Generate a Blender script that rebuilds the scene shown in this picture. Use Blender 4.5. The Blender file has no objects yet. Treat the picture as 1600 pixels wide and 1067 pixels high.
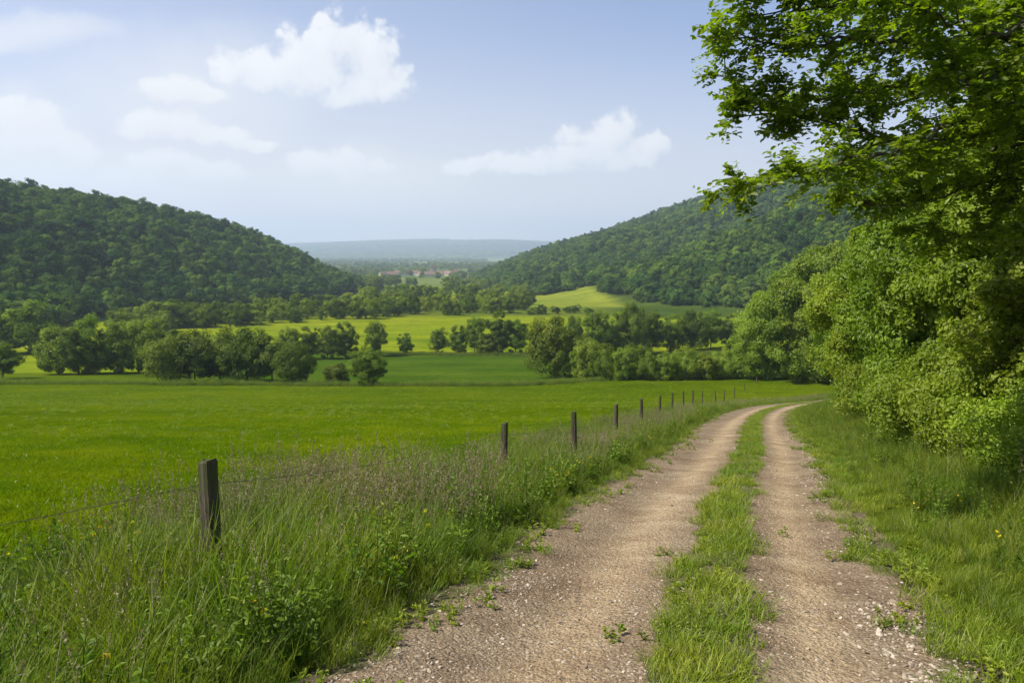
import bpy, math
import numpy as np
from mathutils import Vector

S = bpy.context.scene
R = math.radians
rng = np.random.default_rng(11)

# ------------------------------------------------------------------ camera
PITCH = R(6.6)
FPX = 1150.0
EYE = 1.65
cd = bpy.data.cameras.new('camera'); cam = bpy.data.objects.new('camera', cd)
S.collection.objects.link(cam); S.camera = cam
cam.location = (0, 0, EYE); cam.rotation_euler = (R(90) - PITCH, 0, 0)
cd.sensor_width = 36; cd.lens = 36 * FPX / 1600
cd.clip_start = 0.05; cd.clip_end = 40000

# ------------------------------------------------------------------ light
SUN_EL, SUN_AZ = R(51), R(-101)          # azimuth from the view direction (+Y), negative = left
sun_dir = Vector((math.sin(SUN_AZ) * math.cos(SUN_EL), math.cos(SUN_AZ) * math.cos(SUN_EL), math.sin(SUN_EL)))
sl = bpy.data.lights.new('sun', 'SUN'); sun = bpy.data.objects.new('sun', sl)
S.collection.objects.link(sun)
sl.energy = 4.4; sl.angle = R(0.6); sl.color = (1.0, 0.95, 0.86)
sun.rotation_euler = sun_dir.to_track_quat('Z', 'Y').to_euler()
sun.location = (-20, 10, 30)

S.view_settings.view_transform = 'Standard'
try: S.view_settings.look = 'None'
except Exception: pass
EXPO = 0.80
S.view_settings.exposure = EXPO
S.view_settings.gamma = 1.0

S.cycles.use_denoising = True
S.cycles.max_bounces = 7
S.cycles.diffuse_bounces = 3
S.cycles.glossy_bounces = 2
S.cycles.transmission_bounces = 4
S.cycles.volume_bounces = 1
S.cycles.transparent_max_bounces = 6
S.cycles.sample_clamp_indirect = 6.0

# ------------------------------------------------------------------ node helpers
def N(nt, t, **kw):
    n = nt.nodes.new(t)
    for k, v in kw.items():
        if k.startswith('i_'):
            key = k[2:]
            n.inputs[int(key) if key.isdigit() else key.replace('_', ' ')].default_value = v
        else:
            setattr(n, k, v)
    return n
def L(nt, a, b): nt.links.new(a, b)
def math_(nt, op, a, b=None, c=None, clamp=False):
    n = nt.nodes.new('ShaderNodeMath'); n.operation = op; n.use_clamp = clamp
    for i, v in enumerate((a, b, c)):
        if v is None: continue
        if isinstance(v, (int, float)): n.inputs[i].default_value = v
        else: nt.links.new(v, n.inputs[i])
    return n.outputs[0]
def vmath(nt, op, a, b=None):
    n = nt.nodes.new('ShaderNodeVectorMath'); n.operation = op
    for i, v in enumerate((a, b)):
        if v is None: continue
        if isinstance(v, (tuple, list)): n.inputs[i].default_value = v
        else: nt.links.new(v, n.inputs[i])
    return n
def mixc(nt, f, a, b, blend='MIX'):
    n = nt.nodes.new('ShaderNodeMix'); n.data_type = 'RGBA'; n.blend_type = blend
    for i, v in ((0, f), (6, a), (7, b)):
        if isinstance(v, (int, float)): n.inputs[i].default_value = v
        elif isinstance(v, (tuple, list)): n.inputs[i].default_value = tuple(v) + ((1,) if len(v) == 3 else ())
        else: nt.links.new(v, n.inputs[i])
    return n.outputs[2]
def ramp(nt, fac, stops, interp='LINEAR'):
    n = nt.nodes.new('ShaderNodeValToRGB'); cr = n.color_ramp; cr.interpolation = interp
    while len(cr.elements) < len(stops): cr.elements.new(0.5)
    for e, (p, c) in zip(cr.elements, stops):
        e.position = p; e.color = tuple(c) + ((1,) if len(c) == 3 else ())
    if fac is not None: nt.links.new(fac, n.inputs[0])
    return n.outputs[0]
def smooth(nt, v, lo, hi):
    n = nt.nodes.new('ShaderNodeMapRange'); n.interpolation_type = 'SMOOTHSTEP'
    n.inputs['From Min'].default_value = lo; n.inputs['From Max'].default_value = hi
    nt.links.new(v, n.inputs[0]); return n.outputs[0]
def noise(nt, vec, scale, detail=4, rough=0.55, dist=0.0):
    n = nt.nodes.new('ShaderNodeTexNoise')
    n.inputs['Scale'].default_value = scale; n.inputs['Detail'].default_value = detail
    n.inputs['Roughness'].default_value = rough; n.inputs['Distortion'].default_value = dist
    if vec is not None: nt.links.new(vec, n.inputs['Vector'])
    return n

# ------------------------------------------------------------------ sky
def px_dir(px, py):
    a = (px - 800) / FPX; b = (533.5 - py) / FPX
    return np.array([a, math.cos(PITCH) + b * math.sin(PITCH), -math.sin(PITCH) + b * math.cos(PITCH)])
W = bpy.data.worlds.new('World'); S.world = W; W.use_nodes = True
nt = W.node_tree; nt.nodes.clear()
sky = N(nt, 'ShaderNodeTexSky', sky_type='NISHITA', sun_disc=False, sun_elevation=SUN_EL, sun_rotation=SUN_AZ,
        air_density=1.0, dust_density=1.6, ozone_density=1.6, altitude=300)
tc = N(nt, 'ShaderNodeTexCoord')
sep = N(nt, 'ShaderNodeSeparateXYZ'); L(nt, tc.outputs['Generated'], sep.inputs[0])
yy = math_(nt, 'MAXIMUM', sep.outputs[1], 0.05)
u = math_(nt, 'DIVIDE', sep.outputs[0], yy); v = math_(nt, 'DIVIDE', sep.outputs[2], yy)
uv = N(nt, 'ShaderNodeCombineXYZ'); L(nt, u, uv.inputs[0]); L(nt, v, uv.inputs[1])
front = smooth(nt, sep.outputs[1], 0.1, 0.4)

def lump_group(name, lumps):
    """Union of soft lobes on the sky, in direction space (tan azimuth, tan elevation)."""
    g = bpy.data.node_groups.new(name, 'ShaderNodeTree')
    g.interface.new_socket('P', in_out='INPUT', socket_type='NodeSocketVector')
    g.interface.new_socket('D', in_out='OUTPUT', socket_type='NodeSocketFloat')
    gi = g.nodes.new('NodeGroupInput'); go = g.nodes.new('NodeGroupOutput')
    acc = None
    for (px, py, rx, ry) in lumps:
        rx, ry = rx * 1.1, ry * 1.14
        d = px_dir(px, py)
        c = (d[0] / d[1], d[2] / d[1], 0)
        m = vmath(g, 'SUBTRACT', gi.outputs[0], c).outputs[0]
        m = vmath(g, 'MULTIPLY', m, (FPX / rx, FPX / ry, 0)).outputs[0]
        q = vmath(g, 'DOT_PRODUCT', m, m).outputs['Value']
        q = math_(g, 'SUBTRACT', 1.0, q)
        acc = q if acc is None else math_(g, 'SMOOTH_MAX', acc, q, 0.35)
    L(g, acc, go.inputs[0])
    return g
CUM = [(522, 82, 56, 58), (578, 92, 48, 52), (472, 94, 52, 48), (418, 112, 54, 34), (365, 108, 36, 32), (600, 128, 46, 38),
       (545, 134, 62, 32), (470, 126, 64, 28), (575, 140, 50, 26), (410, 126, 60, 20),
       (960, 208, 40, 42), (1014, 228, 34, 32), (905, 236, 52, 38), (855, 250, 56, 26), (785, 258, 64, 18), (725, 260, 40, 14),
       (985, 250, 66, 22), (880, 262, 90, 12)]
SML = [(262, 140, 62, 22), (320, 148, 38, 15), (228, 196, 48, 24), (275, 196, 50, 28), (330, 212, 62, 16), (385, 224, 48, 10),
       (480, 256, 44, 22), (548, 258, 42, 28), (588, 264, 34, 18), (255, 258, 70, 26), (330, 268, 60, 20),
       (10, 185, 95, 34), (-30, 225, 120, 55), (70, 222, 75, 34), (118, 245, 60, 26), (40, 275, 150, 34), (190, 282, 90, 22)]
VEIL = [(20, 215, 150, 90), (60, 290, 220, 60), (230, 280, 200, 60), (60, 44, 190, 26), (-20, 60, 120, 24), (300, 130, 260, 100), (560, 280, 200, 50)]
def cloud_layer(lumps, name, warp, wscale, lo, hi, sunoff, billow=0.0):
    g = lump_group(name, lumps)
    n1 = noise(nt, uv.outputs[0], wscale, 7, 0.62)
    w1 = vmath(nt, 'SUBTRACT', n1.outputs['Color'], (0.5, 0.5, 0.5)).outputs[0]
    w1 = vmath(nt, 'MULTIPLY', w1, (warp, warp, 0)).outputs[0]
    p = vmath(nt, 'ADD', uv.outputs[0], w1).outputs[0]
    a = nt.nodes.new('ShaderNodeGroup'); a.node_tree = g; L(nt, p, a.inputs[0])
    q = vmath(nt, 'ADD', p, sunoff).outputs[0]
    b = nt.nodes.new('ShaderNodeGroup'); b.node_tree = g; L(nt, q, b.inputs[0])
    n2 = noise(nt, uv.outputs[0], wscale * 1.6, 6, 0.6)
    vb = N(nt, 'ShaderNodeTexVoronoi', feature='SMOOTH_F1'); vb.inputs['Scale'].default_value = wscale * 2.0; vb.inputs['Smoothness'].default_value = .35; vb.inputs['Detail'].default_value = 2.0; vb.inputs['Roughness'].default_value = .5
    L(nt, p, vb.inputs['Vector'])
    bil = math_(nt, 'MULTIPLY', math_(nt, 'SUBTRACT', .72, vb.outputs['Distance']), billow)
    d = math_(nt, 'ADD', math_(nt, 'ADD', a.outputs[0], bil), math_(nt, 'MULTIPLY', math_(nt, 'SUBTRACT', n2.outputs[0], 0.5), 0.8))
    alpha = smooth(nt, d, lo, hi)
    n3 = noise(nt, uv.outputs[0], wscale * 2.2, 5, 0.6)
    sh = math_(nt, 'ADD', math_(nt, 'SUBTRACT', b.outputs[0], a.outputs[0]), math_(nt, 'MULTIPLY', math_(nt, 'SUBTRACT', n3.outputs[0], 0.5), 0.7))
    sh = math_(nt, 'SUBTRACT', sh, math_(nt, 'MULTIPLY', bil, 0.6))
    return alpha, sh
STR = 0.085
base = mixc(nt, 1.0, sky.outputs[0], (0.97, 1.0, 1.13), 'MULTIPLY')
K = 1.33 / (STR * 2 ** EXPO)        # sky and cloud colours below are given at this scale
# overall pale desaturated veil of a humid summer sky, stronger low down
el = smooth(nt, v, 0.34, 0.0)
side = smooth(nt, u, 0.5, -0.75)
f0 = math_(nt, 'ADD', math_(nt, 'MULTIPLY', el, 0.66), math_(nt, 'MULTIPLY', side, 0.22), clamp=True)
col = mixc(nt, math_(nt, 'ADD', f0, 0.05, clamp=True), base, (0.745 * K, 0.672 * K, 0.625 * K))
# veils
va, _ = cloud_layer(VEIL, 'veil lobes', 0.14, 3.0, 0.0, 1.5, (-0.02, 0.02, 0))
col = mixc(nt, math_(nt, 'MULTIPLY', math_(nt, 'MULTIPLY', va, front), 0.7), col, (0.735 * K, 0.725 * K, 0.715 * K))
sa, ss = cloud_layer(SML, 'small cumulus lobes', 0.036, 15.0, -0.12, 0.55, (-0.012, 0.018, 0), 0.9)
scol = ramp(nt, math_(nt, 'ADD', math_(nt, 'MULTIPLY', ss, 0.4), 0.45), [(0.0, (0.75 * K, 0.745 * K, 0.735 * K)), (0.6, (0.71 * K, 0.70 * K, 0.70 * K)), (1.0, (0.62 * K, 0.63 * K, 0.66 * K))])
col = mixc(nt, math_(nt, 'MULTIPLY', math_(nt, 'MULTIPLY', sa, front), 1.0), col, scol)
ca, cs = cloud_layer(CUM, 'cumulus lobes', 0.035, 18.0, -0.15, 0.55, (-0.016, 0.022, 0), 1.0)
ccol = ramp(nt, math_(nt, 'ADD', math_(nt, 'MULTIPLY', cs, 0.75), 0.42), [(0.0, (0.76 * K, 0.76 * K, 0.765 * K)), (0.5, (0.70 * K, 0.71 * K, 0.73 * K)), (1.0, (0.52 * K, 0.56 * K, 0.64 * K))])
col = mixc(nt, math_(nt, 'MULTIPLY', math_(nt, 'MULTIPLY', ca, front), 0.95), col, ccol)
bg = N(nt, 'ShaderNodeBackground', i_Strength=STR); L(nt, col, bg.inputs[0])
wo = N(nt, 'ShaderNodeOutputWorld'); L(nt, bg.outputs[0], wo.inputs[0])
W.cycles.sampling_method = 'MANUAL'; W.cycles.sample_map_resolution = 512

# ------------------------------------------------------------------ object helpers
COL = S.collection
def tag(o, label=None, cat=None, group=None, kind=None):
    if label: o['label'] = label
    if cat: o['category'] = cat
    if group: o['group'] = group
    if kind: o['kind'] = kind
    return o
def link(name, me, parent=None, loc=None, rz=0.0, sc=None):
    o = bpy.data.objects.new(name, me); COL.objects.link(o)
    if parent: o.parent = parent
    if loc is not None: o.location = loc
    o.rotation_euler = (0, 0, rz)
    if sc is not None: o.scale = (sc, sc, sc) if isinstance(sc, (int, float)) else sc
    return o
def empty(name, loc, rz=0.0, sc=None): 
    o = link(name, None, None, loc, rz, sc); o.empty_display_size = 0.3; return o
def mesh(name, V, F, mats, mi=None, tint=None, smooth_=False, cols=None):
    """V (n,3), F (m,k) one face size (or list of such arrays)."""
    me = bpy.data.meshes.new(name)
    V = np.ascontiguousarray(V, np.float32)
    Fs = F if isinstance(F, list) else [F]
    Fs = [np.asarray(f, np.int32) for f in Fs if len(f)]
    loops = np.concatenate([f.ravel() for f in Fs]); sizes = np.concatenate([np.full(len(f), f.shape[1], np.int32) for f in Fs])
    me.vertices.add(len(V)); me.vertices.foreach_set('co', V.ravel())
    me.loops.add(len(loops)); me.loops.foreach_set('vertex_index', loops)
    me.polygons.add(len(sizes))
    me.polygons.foreach_set('loop_start', np.concatenate([[0], np.cumsum(sizes)[:-1]]).astype(np.int32))
    try: me.polygons.foreach_set('loop_total', sizes)
    except Exception: pass
    for m in (mats if isinstance(mats, list) else [mats]): me.materials.append(m)
    if mi is not None: me.polygons.foreach_set('material_index', np.asarray(mi, np.int32))
    me.polygons.foreach_set('use_smooth', np.full(len(sizes), bool(smooth_)))
    if tint is not None:
        a = me.attributes.new('tint', 'FLOAT', 'FACE'); a.data.foreach_set('value', np.asarray(tint, np.float32))
    if cols is not None:
        a = me.attributes.new('base', 'FLOAT_COLOR', 'POINT')
        c4 = np.ones((len(V), 4), np.float32); c4[:, :3] = cols; a.data.foreach_set('color', c4.ravel())
    me.update(calc_edges=True); me.validate(clean_customdata=False)
    return me

def norm(a): return a / np.maximum(np.linalg.norm(a, axis=-1, keepdims=True), 1e-9)
def leaves(P, Nn, s, g, wide=0.55, fold=0.12, tdir=None, hexa=False):
    """one leaf per point: diamond quad, or a six-point folded leaf"""
    n = len(P); s = np.broadcast_to(s, (n,))[:, None]
    r = g.normal(size=(n, 3)) if tdir is None else tdir
    t = norm(r - Nn * np.sum(r * Nn, 1, keepdims=True)); b = np.cross(Nn, t)
    if not hexa:
        V = np.stack([P - t * s * .5, P + b * s * wide * .5 + Nn * s * fold, P + t * s * .5, P - b * s * wide * .5 + Nn * s * fold], 1)
        return V.reshape(-1, 3), np.arange(4 * n).reshape(n, 4)
    V = np.stack([P - t * s * .5, P - t * s * .18 + b * s * wide * .5 + Nn * s * fold, P + t * s * .2 + b * s * wide * .4 + Nn * s * fold,
                  P + t * s * .5 - Nn * s * .08, P + t * s * .2 - b * s * wide * .4 + Nn * s * fold, P - t * s * .18 - b * s * wide * .5 + Nn * s * fold], 1)
    i = np.arange(n)[:, None] * 6
    F = np.concatenate([i + [[0, 1, 2, 3]], i + [[0, 3, 4, 5]]], 0)
    return V.reshape(-1, 3), F
def tube(pts, rad, sides=7):
    pts = np.asarray(pts, float); rad = np.asarray(rad, float); n = len(pts)
    T = norm(np.gradient(pts, axis=0)); ref = np.array([0.3, 0.2, 1.0]) if abs(T[0][2]) < .8 else np.array([1., .2, 0])
    A = norm(np.cross(T, ref)); B = np.cross(T, A)
    th = np.linspace(0, 2 * math.pi, sides, endpoint=False)
    V = pts[:, None] + rad[:, None, None] * (A[:, None] * np.cos(th)[None, :, None] + B[:, None] * np.sin(th)[None, :, None])
    i = np.arange(n - 1)[:, None] * sides; j = np.arange(sides)[None]
    a = i + j; b = i + (j + 1) % sides
    F = np.stack([a, b, b + sides, a + sides], -1).reshape(-1, 4)
    return V.reshape(-1, 3), F
class Acc:
    def __init__(s): s.V = []; s.F = []; s.m = []; s.t = []; s.n = 0
    def add(s, V, F, m=0, t=None):
        s.V.append(V); s.F.append(np.asarray(F) + s.n); s.n += len(V); s.m.append(np.full(len(F), m))
        s.t.append(np.full(len(F), .5) if t is None else (np.full(len(F), float(t)) if np.isscalar(t) else t))
    def mesh(s, name, mats, **k):
        return mesh(name, np.concatenate(s.V), np.concatenate(s.F), mats, np.concatenate(s.m), np.concatenate(s.t), **k)
def cr_curve(P, n):
    """Catmull-Rom through the points"""
    P = np.asarray(P, float); Q = np.vstack([2 * P[0] - P[1], P, 2 * P[-1] - P[-2]])
    out = []
    for i in range(len(P) - 1):
        p0, p1, p2, p3 = Q[i:i + 4]; t = np.linspace(0, 1, n, endpoint=False)[:, None]
        out.append(.5 * ((2 * p1) + (p2 - p0) * t + (2 * p0 - 5 * p1 + 4 * p2 - p3) * t ** 2 + (3 * p1 - p0 - 3 * p2 + p3) * t ** 3))
    return np.vstack(out + [P[-1:]])

# ------------------------------------------------------------------ materials
def leaf_mat(name, dark, mid, light, transl=0.38, gloss=0.05, spread=0.35, rough=0.5, patch=None):
    m = bpy.data.materials.new(name); m.use_nodes = True; nt = m.node_tree; nt.nodes.clear()
    at = N(nt, 'ShaderNodeAttribute', attribute_name='tint'); oi = N(nt, 'ShaderNodeObjectInfo')
    f = math_(nt, 'ADD', at.outputs['Fac'], math_(nt, 'MULTIPLY', math_(nt, 'SUBTRACT', oi.outputs['Random'], .5), spread), clamp=True)
    c = ramp(nt, f, [(0, dark), (.5, mid), (1, light)])
    hs = N(nt, 'ShaderNodeHueSaturation')
    rn = math_(nt, 'FRACT', math_(nt, 'MULTIPLY', oi.outputs['Random'], 17.3))
    L(nt, math_(nt, 'ADD', 0.488, math_(nt, 'MULTIPLY', rn, 0.024)), hs.inputs['Hue'])
    L(nt, math_(nt, 'ADD', 0.86, math_(nt, 'MULTIPLY', math_(nt, 'FRACT', math_(nt, 'MULTIPLY', oi.outputs['Random'], 7.7)), 0.28)), hs.inputs['Value'])
    L(nt, c, hs.inputs['Color']); c = hs.outputs[0]
    if patch:                      # growth differs from spot to spot: richer and drier patches of the sward
        gp = N(nt, 'ShaderNodeNewGeometry'); pn = noise(nt, gp.outputs['Position'], patch, 4, .6)
        c = mixc(nt, 1.0, c, ramp(nt, pn.outputs[0], [(.3, (.62, .78, .7)), (.5, (1, 1, 1)), (.7, (1.42, 1.2, 1.3))]), 'MULTIPLY')
    d = N(nt, 'ShaderNodeBsdfDiffuse'); L(nt, c, d.inputs[0])
    tr = N(nt, 'ShaderNodeBsdfTranslucent'); L(nt, mixc(nt, 1.0, c, (1.25, 1.45, 0.5), 'MULTIPLY'), tr.inputs[0])
    g = N(nt, 'ShaderNodeBsdfGlossy', i_Roughness=rough); g.inputs[0].default_value = (.8, .85, .8, 1)
    m1 = N(nt, 'ShaderNodeMixShader', i_0=transl); L(nt, d.outputs[0], m1.inputs[1]); L(nt, tr.outputs[0], m1.inputs[2])
    m2 = N(nt, 'ShaderNodeMixShader', i_0=gloss); L(nt, m1.outputs[0], m2.inputs[1]); L(nt, g.outputs[0], m2.inputs[2])
    o = N(nt, 'ShaderNodeOutputMaterial'); L(nt, m2.outputs[0], o.inputs[0])
    return m
def simple_mat(name, stops, scale=6, rough=.9, bump=.4, stretch=(1, 1, 1), detail=6, tint=False):
    m = bpy.data.materials.new(name); m.use_nodes = True; nt = m.node_tree
    b = nt.nodes['Principled BSDF']; b.inputs['Roughness'].default_value = rough
    b.inputs['Specular IOR Level'].default_value = .25
    tc = N(nt, 'ShaderNodeTexCoord'); mp = N(nt, 'ShaderNodeMapping', i_Scale=stretch); L(nt, tc.outputs['Object'], mp.inputs[0])
    n = noise(nt, mp.outputs[0], scale, detail, .65)
    f = n.outputs[0]
    if tint:
        oi = N(nt, 'ShaderNodeObjectInfo')
        f = math_(nt, 'ADD', f, math_(nt, 'MULTIPLY', math_(nt, 'SUBTRACT', oi.outputs['Random'], .5), .7), clamp=True)
    L(nt, ramp(nt, f, stops), b.inputs['Base Color'])
    if bump:
        bp = N(nt, 'ShaderNodeBump', i_Strength=bump, i_Distance=.02); L(nt, n.outputs[0], bp.inputs['Height']); L(nt, bp.outputs[0], b.inputs['Normal'])
    return m
M = {}
M['leaf_near'] = leaf_mat('leaf overhanging tree', (.11, .155, .005), (.20, .265, .010), (.31, .36, .025), .62, .02)
M['leaf_hedge'] = leaf_mat('leaf roadside shrub', (.085, .135, .007), (.175, .245, .014), (.285, .355, .035), .44, .02)
M['leaf_mid'] = leaf_mat('leaf hedgerow tree', (.055, .095, .008), (.125, .185, .014), (.22, .275, .026), .32, .01)
M['leaf_dark'] = leaf_mat('leaf field shrub', (.05, .078, .008), (.10, .145, .013), (.165, .205, .022), .30, .01)
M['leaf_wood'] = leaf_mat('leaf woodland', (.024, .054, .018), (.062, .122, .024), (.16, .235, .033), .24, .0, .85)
M['leaf_valley'] = leaf_mat('leaf valley tree', (.05, .085, .010), (.125, .18, .016), (.23, .28, .03), .30, .0, .8)
M['grass_tall'] = leaf_mat('tall verge grass', (.065, .11, .004), (.135, .19, .009), (.24, .28, .035), .44, .015, patch=.7)
M['grass_short'] = leaf_mat('short grass', (.10, .155, .006), (.175, .235, .011), (.28, .32, .04), .40, .015, patch=.8)
M['grass_meadow'] = leaf_mat('meadow grass', (.08, .132, .0015), (.135, .20, .0025), (.195, .255, .008), .38, .0, patch=.30)
M['weed'] = leaf_mat('broad leaved weed', (.07, .12, .006), (.13, .20, .012), (.20, .265, .03), .40, .015, patch=.6)
M['seed'] = leaf_mat('grass seed head', (.13, .10, .065), (.25, .195, .12), (.36, .30, .19), .25, .02)
M['straw'] = leaf_mat('dry straw stem', (.13, .11, .05), (.24, .20, .09), (.36, .31, .17), .2, .03)
M['flower'] = leaf_mat('yellow petal', (.55, .40, .01), (.65, .5, .015), (.75, .62, .03), .2, .02)
M['bark'] = simple_mat('bark', [(.3, (.035, .028, .02)), (.7, (.12, .10, .075))], 9, .95, .8, (1, 1, .3))

# ------------------------------------------------------------------ terrain
def hermite(xs, ys):
    xs = np.asarray(xs, float); ys = np.asarray(ys, float); d = np.diff(ys) / np.diff(xs)
    m = np.zeros_like(ys); m[0] = d[0]; m[-1] = d[-1]
    for i in range(1, len(xs) - 1):
        w = (xs[i + 1] - xs[i]) / (xs[i + 1] - xs[i - 1]); m[i] = d[i - 1] * w + d[i] * (1 - w)
    def f(x):
        x = np.clip(x, xs[0], xs[-1]); i = np.clip(np.searchsorted(xs, x, 'right') - 1, 0, len(xs) - 2)
        h = xs[i + 1] - xs[i]; t = (x - xs[i]) / h
        return (2*t**3 - 3*t**2 + 1)*ys[i] + (t**3 - 2*t**2 + t)*h*m[i] + (-2*t**3 + 3*t**2)*ys[i+1] + (t**3 - t**2)*h*m[i+1]
    return f
ZB = hermite([-12000, -400, -100, 0, 50, 90, 115, 140, 165, 205, 250, 330, 420, 500, 800, 1100, 1400, 2200, 4000, 6500, 8200, 9600, 12000],
             [40, 40, 17, 0, -8.75, -15.75, -18.6, -21.4, -23.6, -25.8, -26.3, -26, -26.8, -28.2, -32.5, -35.5, -36.5, -35.5, -30, -14, 20, 60, 30])
LF = hermite([-12000, 0, 150, 215, 300, 345, 385, 490, 620, 760, 1000, 12000], [-260, -230, -165, -152, -176, -176, -168, -140, -130, -150, -230, -3000])
RF1 = hermite([-12000, 0, 200, 300, 378, 430, 470, 520, 600, 12000], [400, 330, 235, 175, 117, 80, 54, 40, 60, 8000])
RF2 = hermite([-12000, 0, 300, 480, 560, 750, 1000, 1300, 1700, 12000], [700, 520, 240, 70, 22, -18, -50, -72, -60, 2500])
RISE_L = hermite([-1, 0, 20, 60, 100, 150, 200, 300, 450, 5000], [0, 0, 5, 24, 44, 60, 69, 78, 84, 88])
RISE_R1 = hermite([-1, 0, 25, 60, 130, 200, 300, 450, 5000], [0, 0, 5, 17, 46, 76, 112, 150, 190])
RISE_R2 = hermite([-1, 0, 30, 70, 150, 230, 300, 400, 600, 1000, 5000], [0, 0, 9, 25, 51, 72, 96, 131, 188, 230, 240])
def sst(x, a, b):
    t = np.clip((x - a) / (b - a), 0, 1); return t * t * (3 - 2 * t)
_w = rng.normal(size=(40, 2)); _p = rng.uniform(0, 6.28, 40)
def wob(x, y, scale, k0=0, k=8):
    s = 0
    for i in range(k0, k0 + k):
        w = _w[i % 40] / np.linalg.norm(_w[i % 40]) * (1 + .35 * (i % 5)) / scale
        s = s + np.sin(x * w[0] + y * w[1] + _p[i % 40])
    return s / k
# the track's centre line (metres), read off its curve down the slope
TR = cr_curve([(-1.1, -6), (-.2, -1), (.35, 1.8), (.8, 3.9), (1.5, 6.1), (2.55, 9.3), (3.75, 12.6), (5.95, 18.7), (10.2, 31.2), (16.3, 46.5), (24.2, 62.2), (38.5, 84), (58, 101), (85, 116)], 24)
_seg = np.linalg.norm(np.diff(TR, axis=0), axis=1); TS = np.concatenate([[0], np.cumsum(_seg)])
TT = norm(np.gradient(TR, axis=0)); TN = np.stack([TT[:, 1], -TT[:, 0]], 1)      # to the right of the track
def track_q(x, y):
    """signed distance to the centre line (+ right) and distance along it"""
    x = np.asarray(x, float); y = np.asarray(y, float); q = np.full(x.shape, 1e3); s = np.zeros(x.shape)
    sel = (y > -30) & (y < 150) & (x > -60) & (x < 140)
    X = np.stack([x[sel], y[sel]], 1); qq = np.empty(len(X)); ss = np.empty(len(X))
    for i in range(0, len(X), 20000):
        c = X[i:i + 20000]; d2 = ((c[:, None] - TR[None]) ** 2).sum(-1); j = d2.argmin(1)
        dv = c - TR[j]; lat = (dv * TN[j]).sum(1)
        qq[i:i + 20000] = np.sign(lat) * np.sqrt(d2[np.arange(len(c)), j]); ss[i:i + 20000] = TS[j]
    q[sel] = qq; s[sel] = ss
    far = (~sel) & (x < 0); q[far] = -1e3
    return q, s
def rise(x, y):
    hl = RISE_L(np.maximum(LF(y) + 3 * wob(x, y, 40, 3) - x, 0)) * (1 - sst(y, 780, 1500))
    s1 = np.maximum(x - RF1(y), 0); h1 = RISE_R1(s1) * (1 - .6 * sst(y, 570, 780)) * (1 + .07 * wob(x, y, 45, 9))
    s2 = np.maximum(x - RF2(y), 0); h2 = RISE_R2(s2) * (1 - sst(y, 1700, 3200)) * (.50 + .50 * sst(y, 640, 900)) * (1 + .05 * wob(x, y, 70, 15))
    hr = np.maximum(h1, h2)
    return hl, hr
def ground(x, y):
    x = np.asarray(x, float); y = np.asarray(y, float)
    z = ZB(y) + 0 * x
    hl, hr = rise(x, y); z = z + hl + hr
    # far ridge profile across the valley mouth
    fr = sst(y, 5200, 9300) * (1 - .6 * sst(y, 9700, 12000))
    z = z + fr * (95 + 62 * np.exp(-((x + 900) / 1500) ** 2) + 10 * wob(x, y, 500, 20) - .006 * np.abs(x))
    z = z + .5 * sst(y, 80, 130) * wob(x, y, 30, 4) * (1 - sst(y, 130, 220)) + 5 * wob(x, y, 260, 1) * sst(y, 900, 2200)
    z = z + .10 * wob(x, y, 7, 7) * sst(np.hypot(x, y), 12, 30) * (1 - sst(y, 200, 300))
    z = z + (1.0 * sst(x, 0, 22) + 1.6 * sst(x, 32, 62)) * sst(y, 80, 112) * (1 - sst(y, 130, 170))
    # bank, ditch and the lowered bed under the track sheet
    q, s = track_q(x, y)
    near = (1 - sst(y, 95, 125)) * sst(y, -30, -10)
    left = -.26 * sst(-q, 1.7, 3.2)
    right = .12 * sst(q, 1.75, 2.6) + .35 * sst(q, 2.4, 6.5) + 1.1 * sst(q, 7, 15)
    z = z + near * (np.where(q < 0, left, right) - .07 * (1 - sst(np.abs(q), 1.55, 1.95)))
    return z
def gz(x, y): return float(ground(np.array([x]), np.array([y]))[0])
def ground_at(px, py, dmin=3.0, dmax=9000.0):
    """where the line of sight through a point of the photo meets the ground"""
    d = px_dir(px, py); t = np.geomspace(dmin, dmax, 2500)
    x = d[0] * t; y = d[1] * t; h = EYE + d[2] * t - ground(x, y)
    i = int(np.argmax(h < 0)) if (h < 0).any() else len(t) - 1
    return x[i], y[i], float(ground(x[i:i+1], y[i:i+1])[0])

# ground sheet: rings round the camera, finer close by
radii = np.concatenate([[0.0], np.geomspace(.6, 12000, 640)])
fine = np.arange(-48, 48.01, .22); coarse = np.arange(52, 308, 3.0)
ang = np.radians(np.concatenate([fine, coarse]))
na, nr = len(ang), len(radii)
RR, AA = np.meshgrid(radii[1:], ang, indexing='ij')
GX = RR * np.sin(AA); GY = RR * np.cos(AA); GZ = ground(GX.ravel(), GY.ravel()).reshape(GX.shape)
V = np.concatenate([[[0, 0, gz(0, 0)]], np.stack([GX, GY, GZ], -1).reshape(-1, 3)])
i = np.arange(nr - 2)[:, None] * na + 1; j = np.arange(na)[None]; jn = (j + 1) % na
Fq = np.stack([i + j, i + na + j, i + na + jn, i + jn], -1).reshape(-1, 4)
Ft = np.stack([np.zeros(na, int), 1 + np.arange(na), 1 + (np.arange(na) + 1) % na], -1)
vx, vy = V[:, 0], V[:, 1]
qv, sv = track_q(vx, vy); hl, hr = rise(vx, vy)
C = np.empty((len(V), 3)); C[:] = (.095, .140, .002)
def paint(mask, c): 
    global C
    m = np.clip(mask, 0, 1)[:, None]; C = C * (1 - m) + np.array(c) * m
bnd = 117 + 3 * wob(vx, vy, 25) + 30 * sst(-vx, 46, 64)
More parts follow.
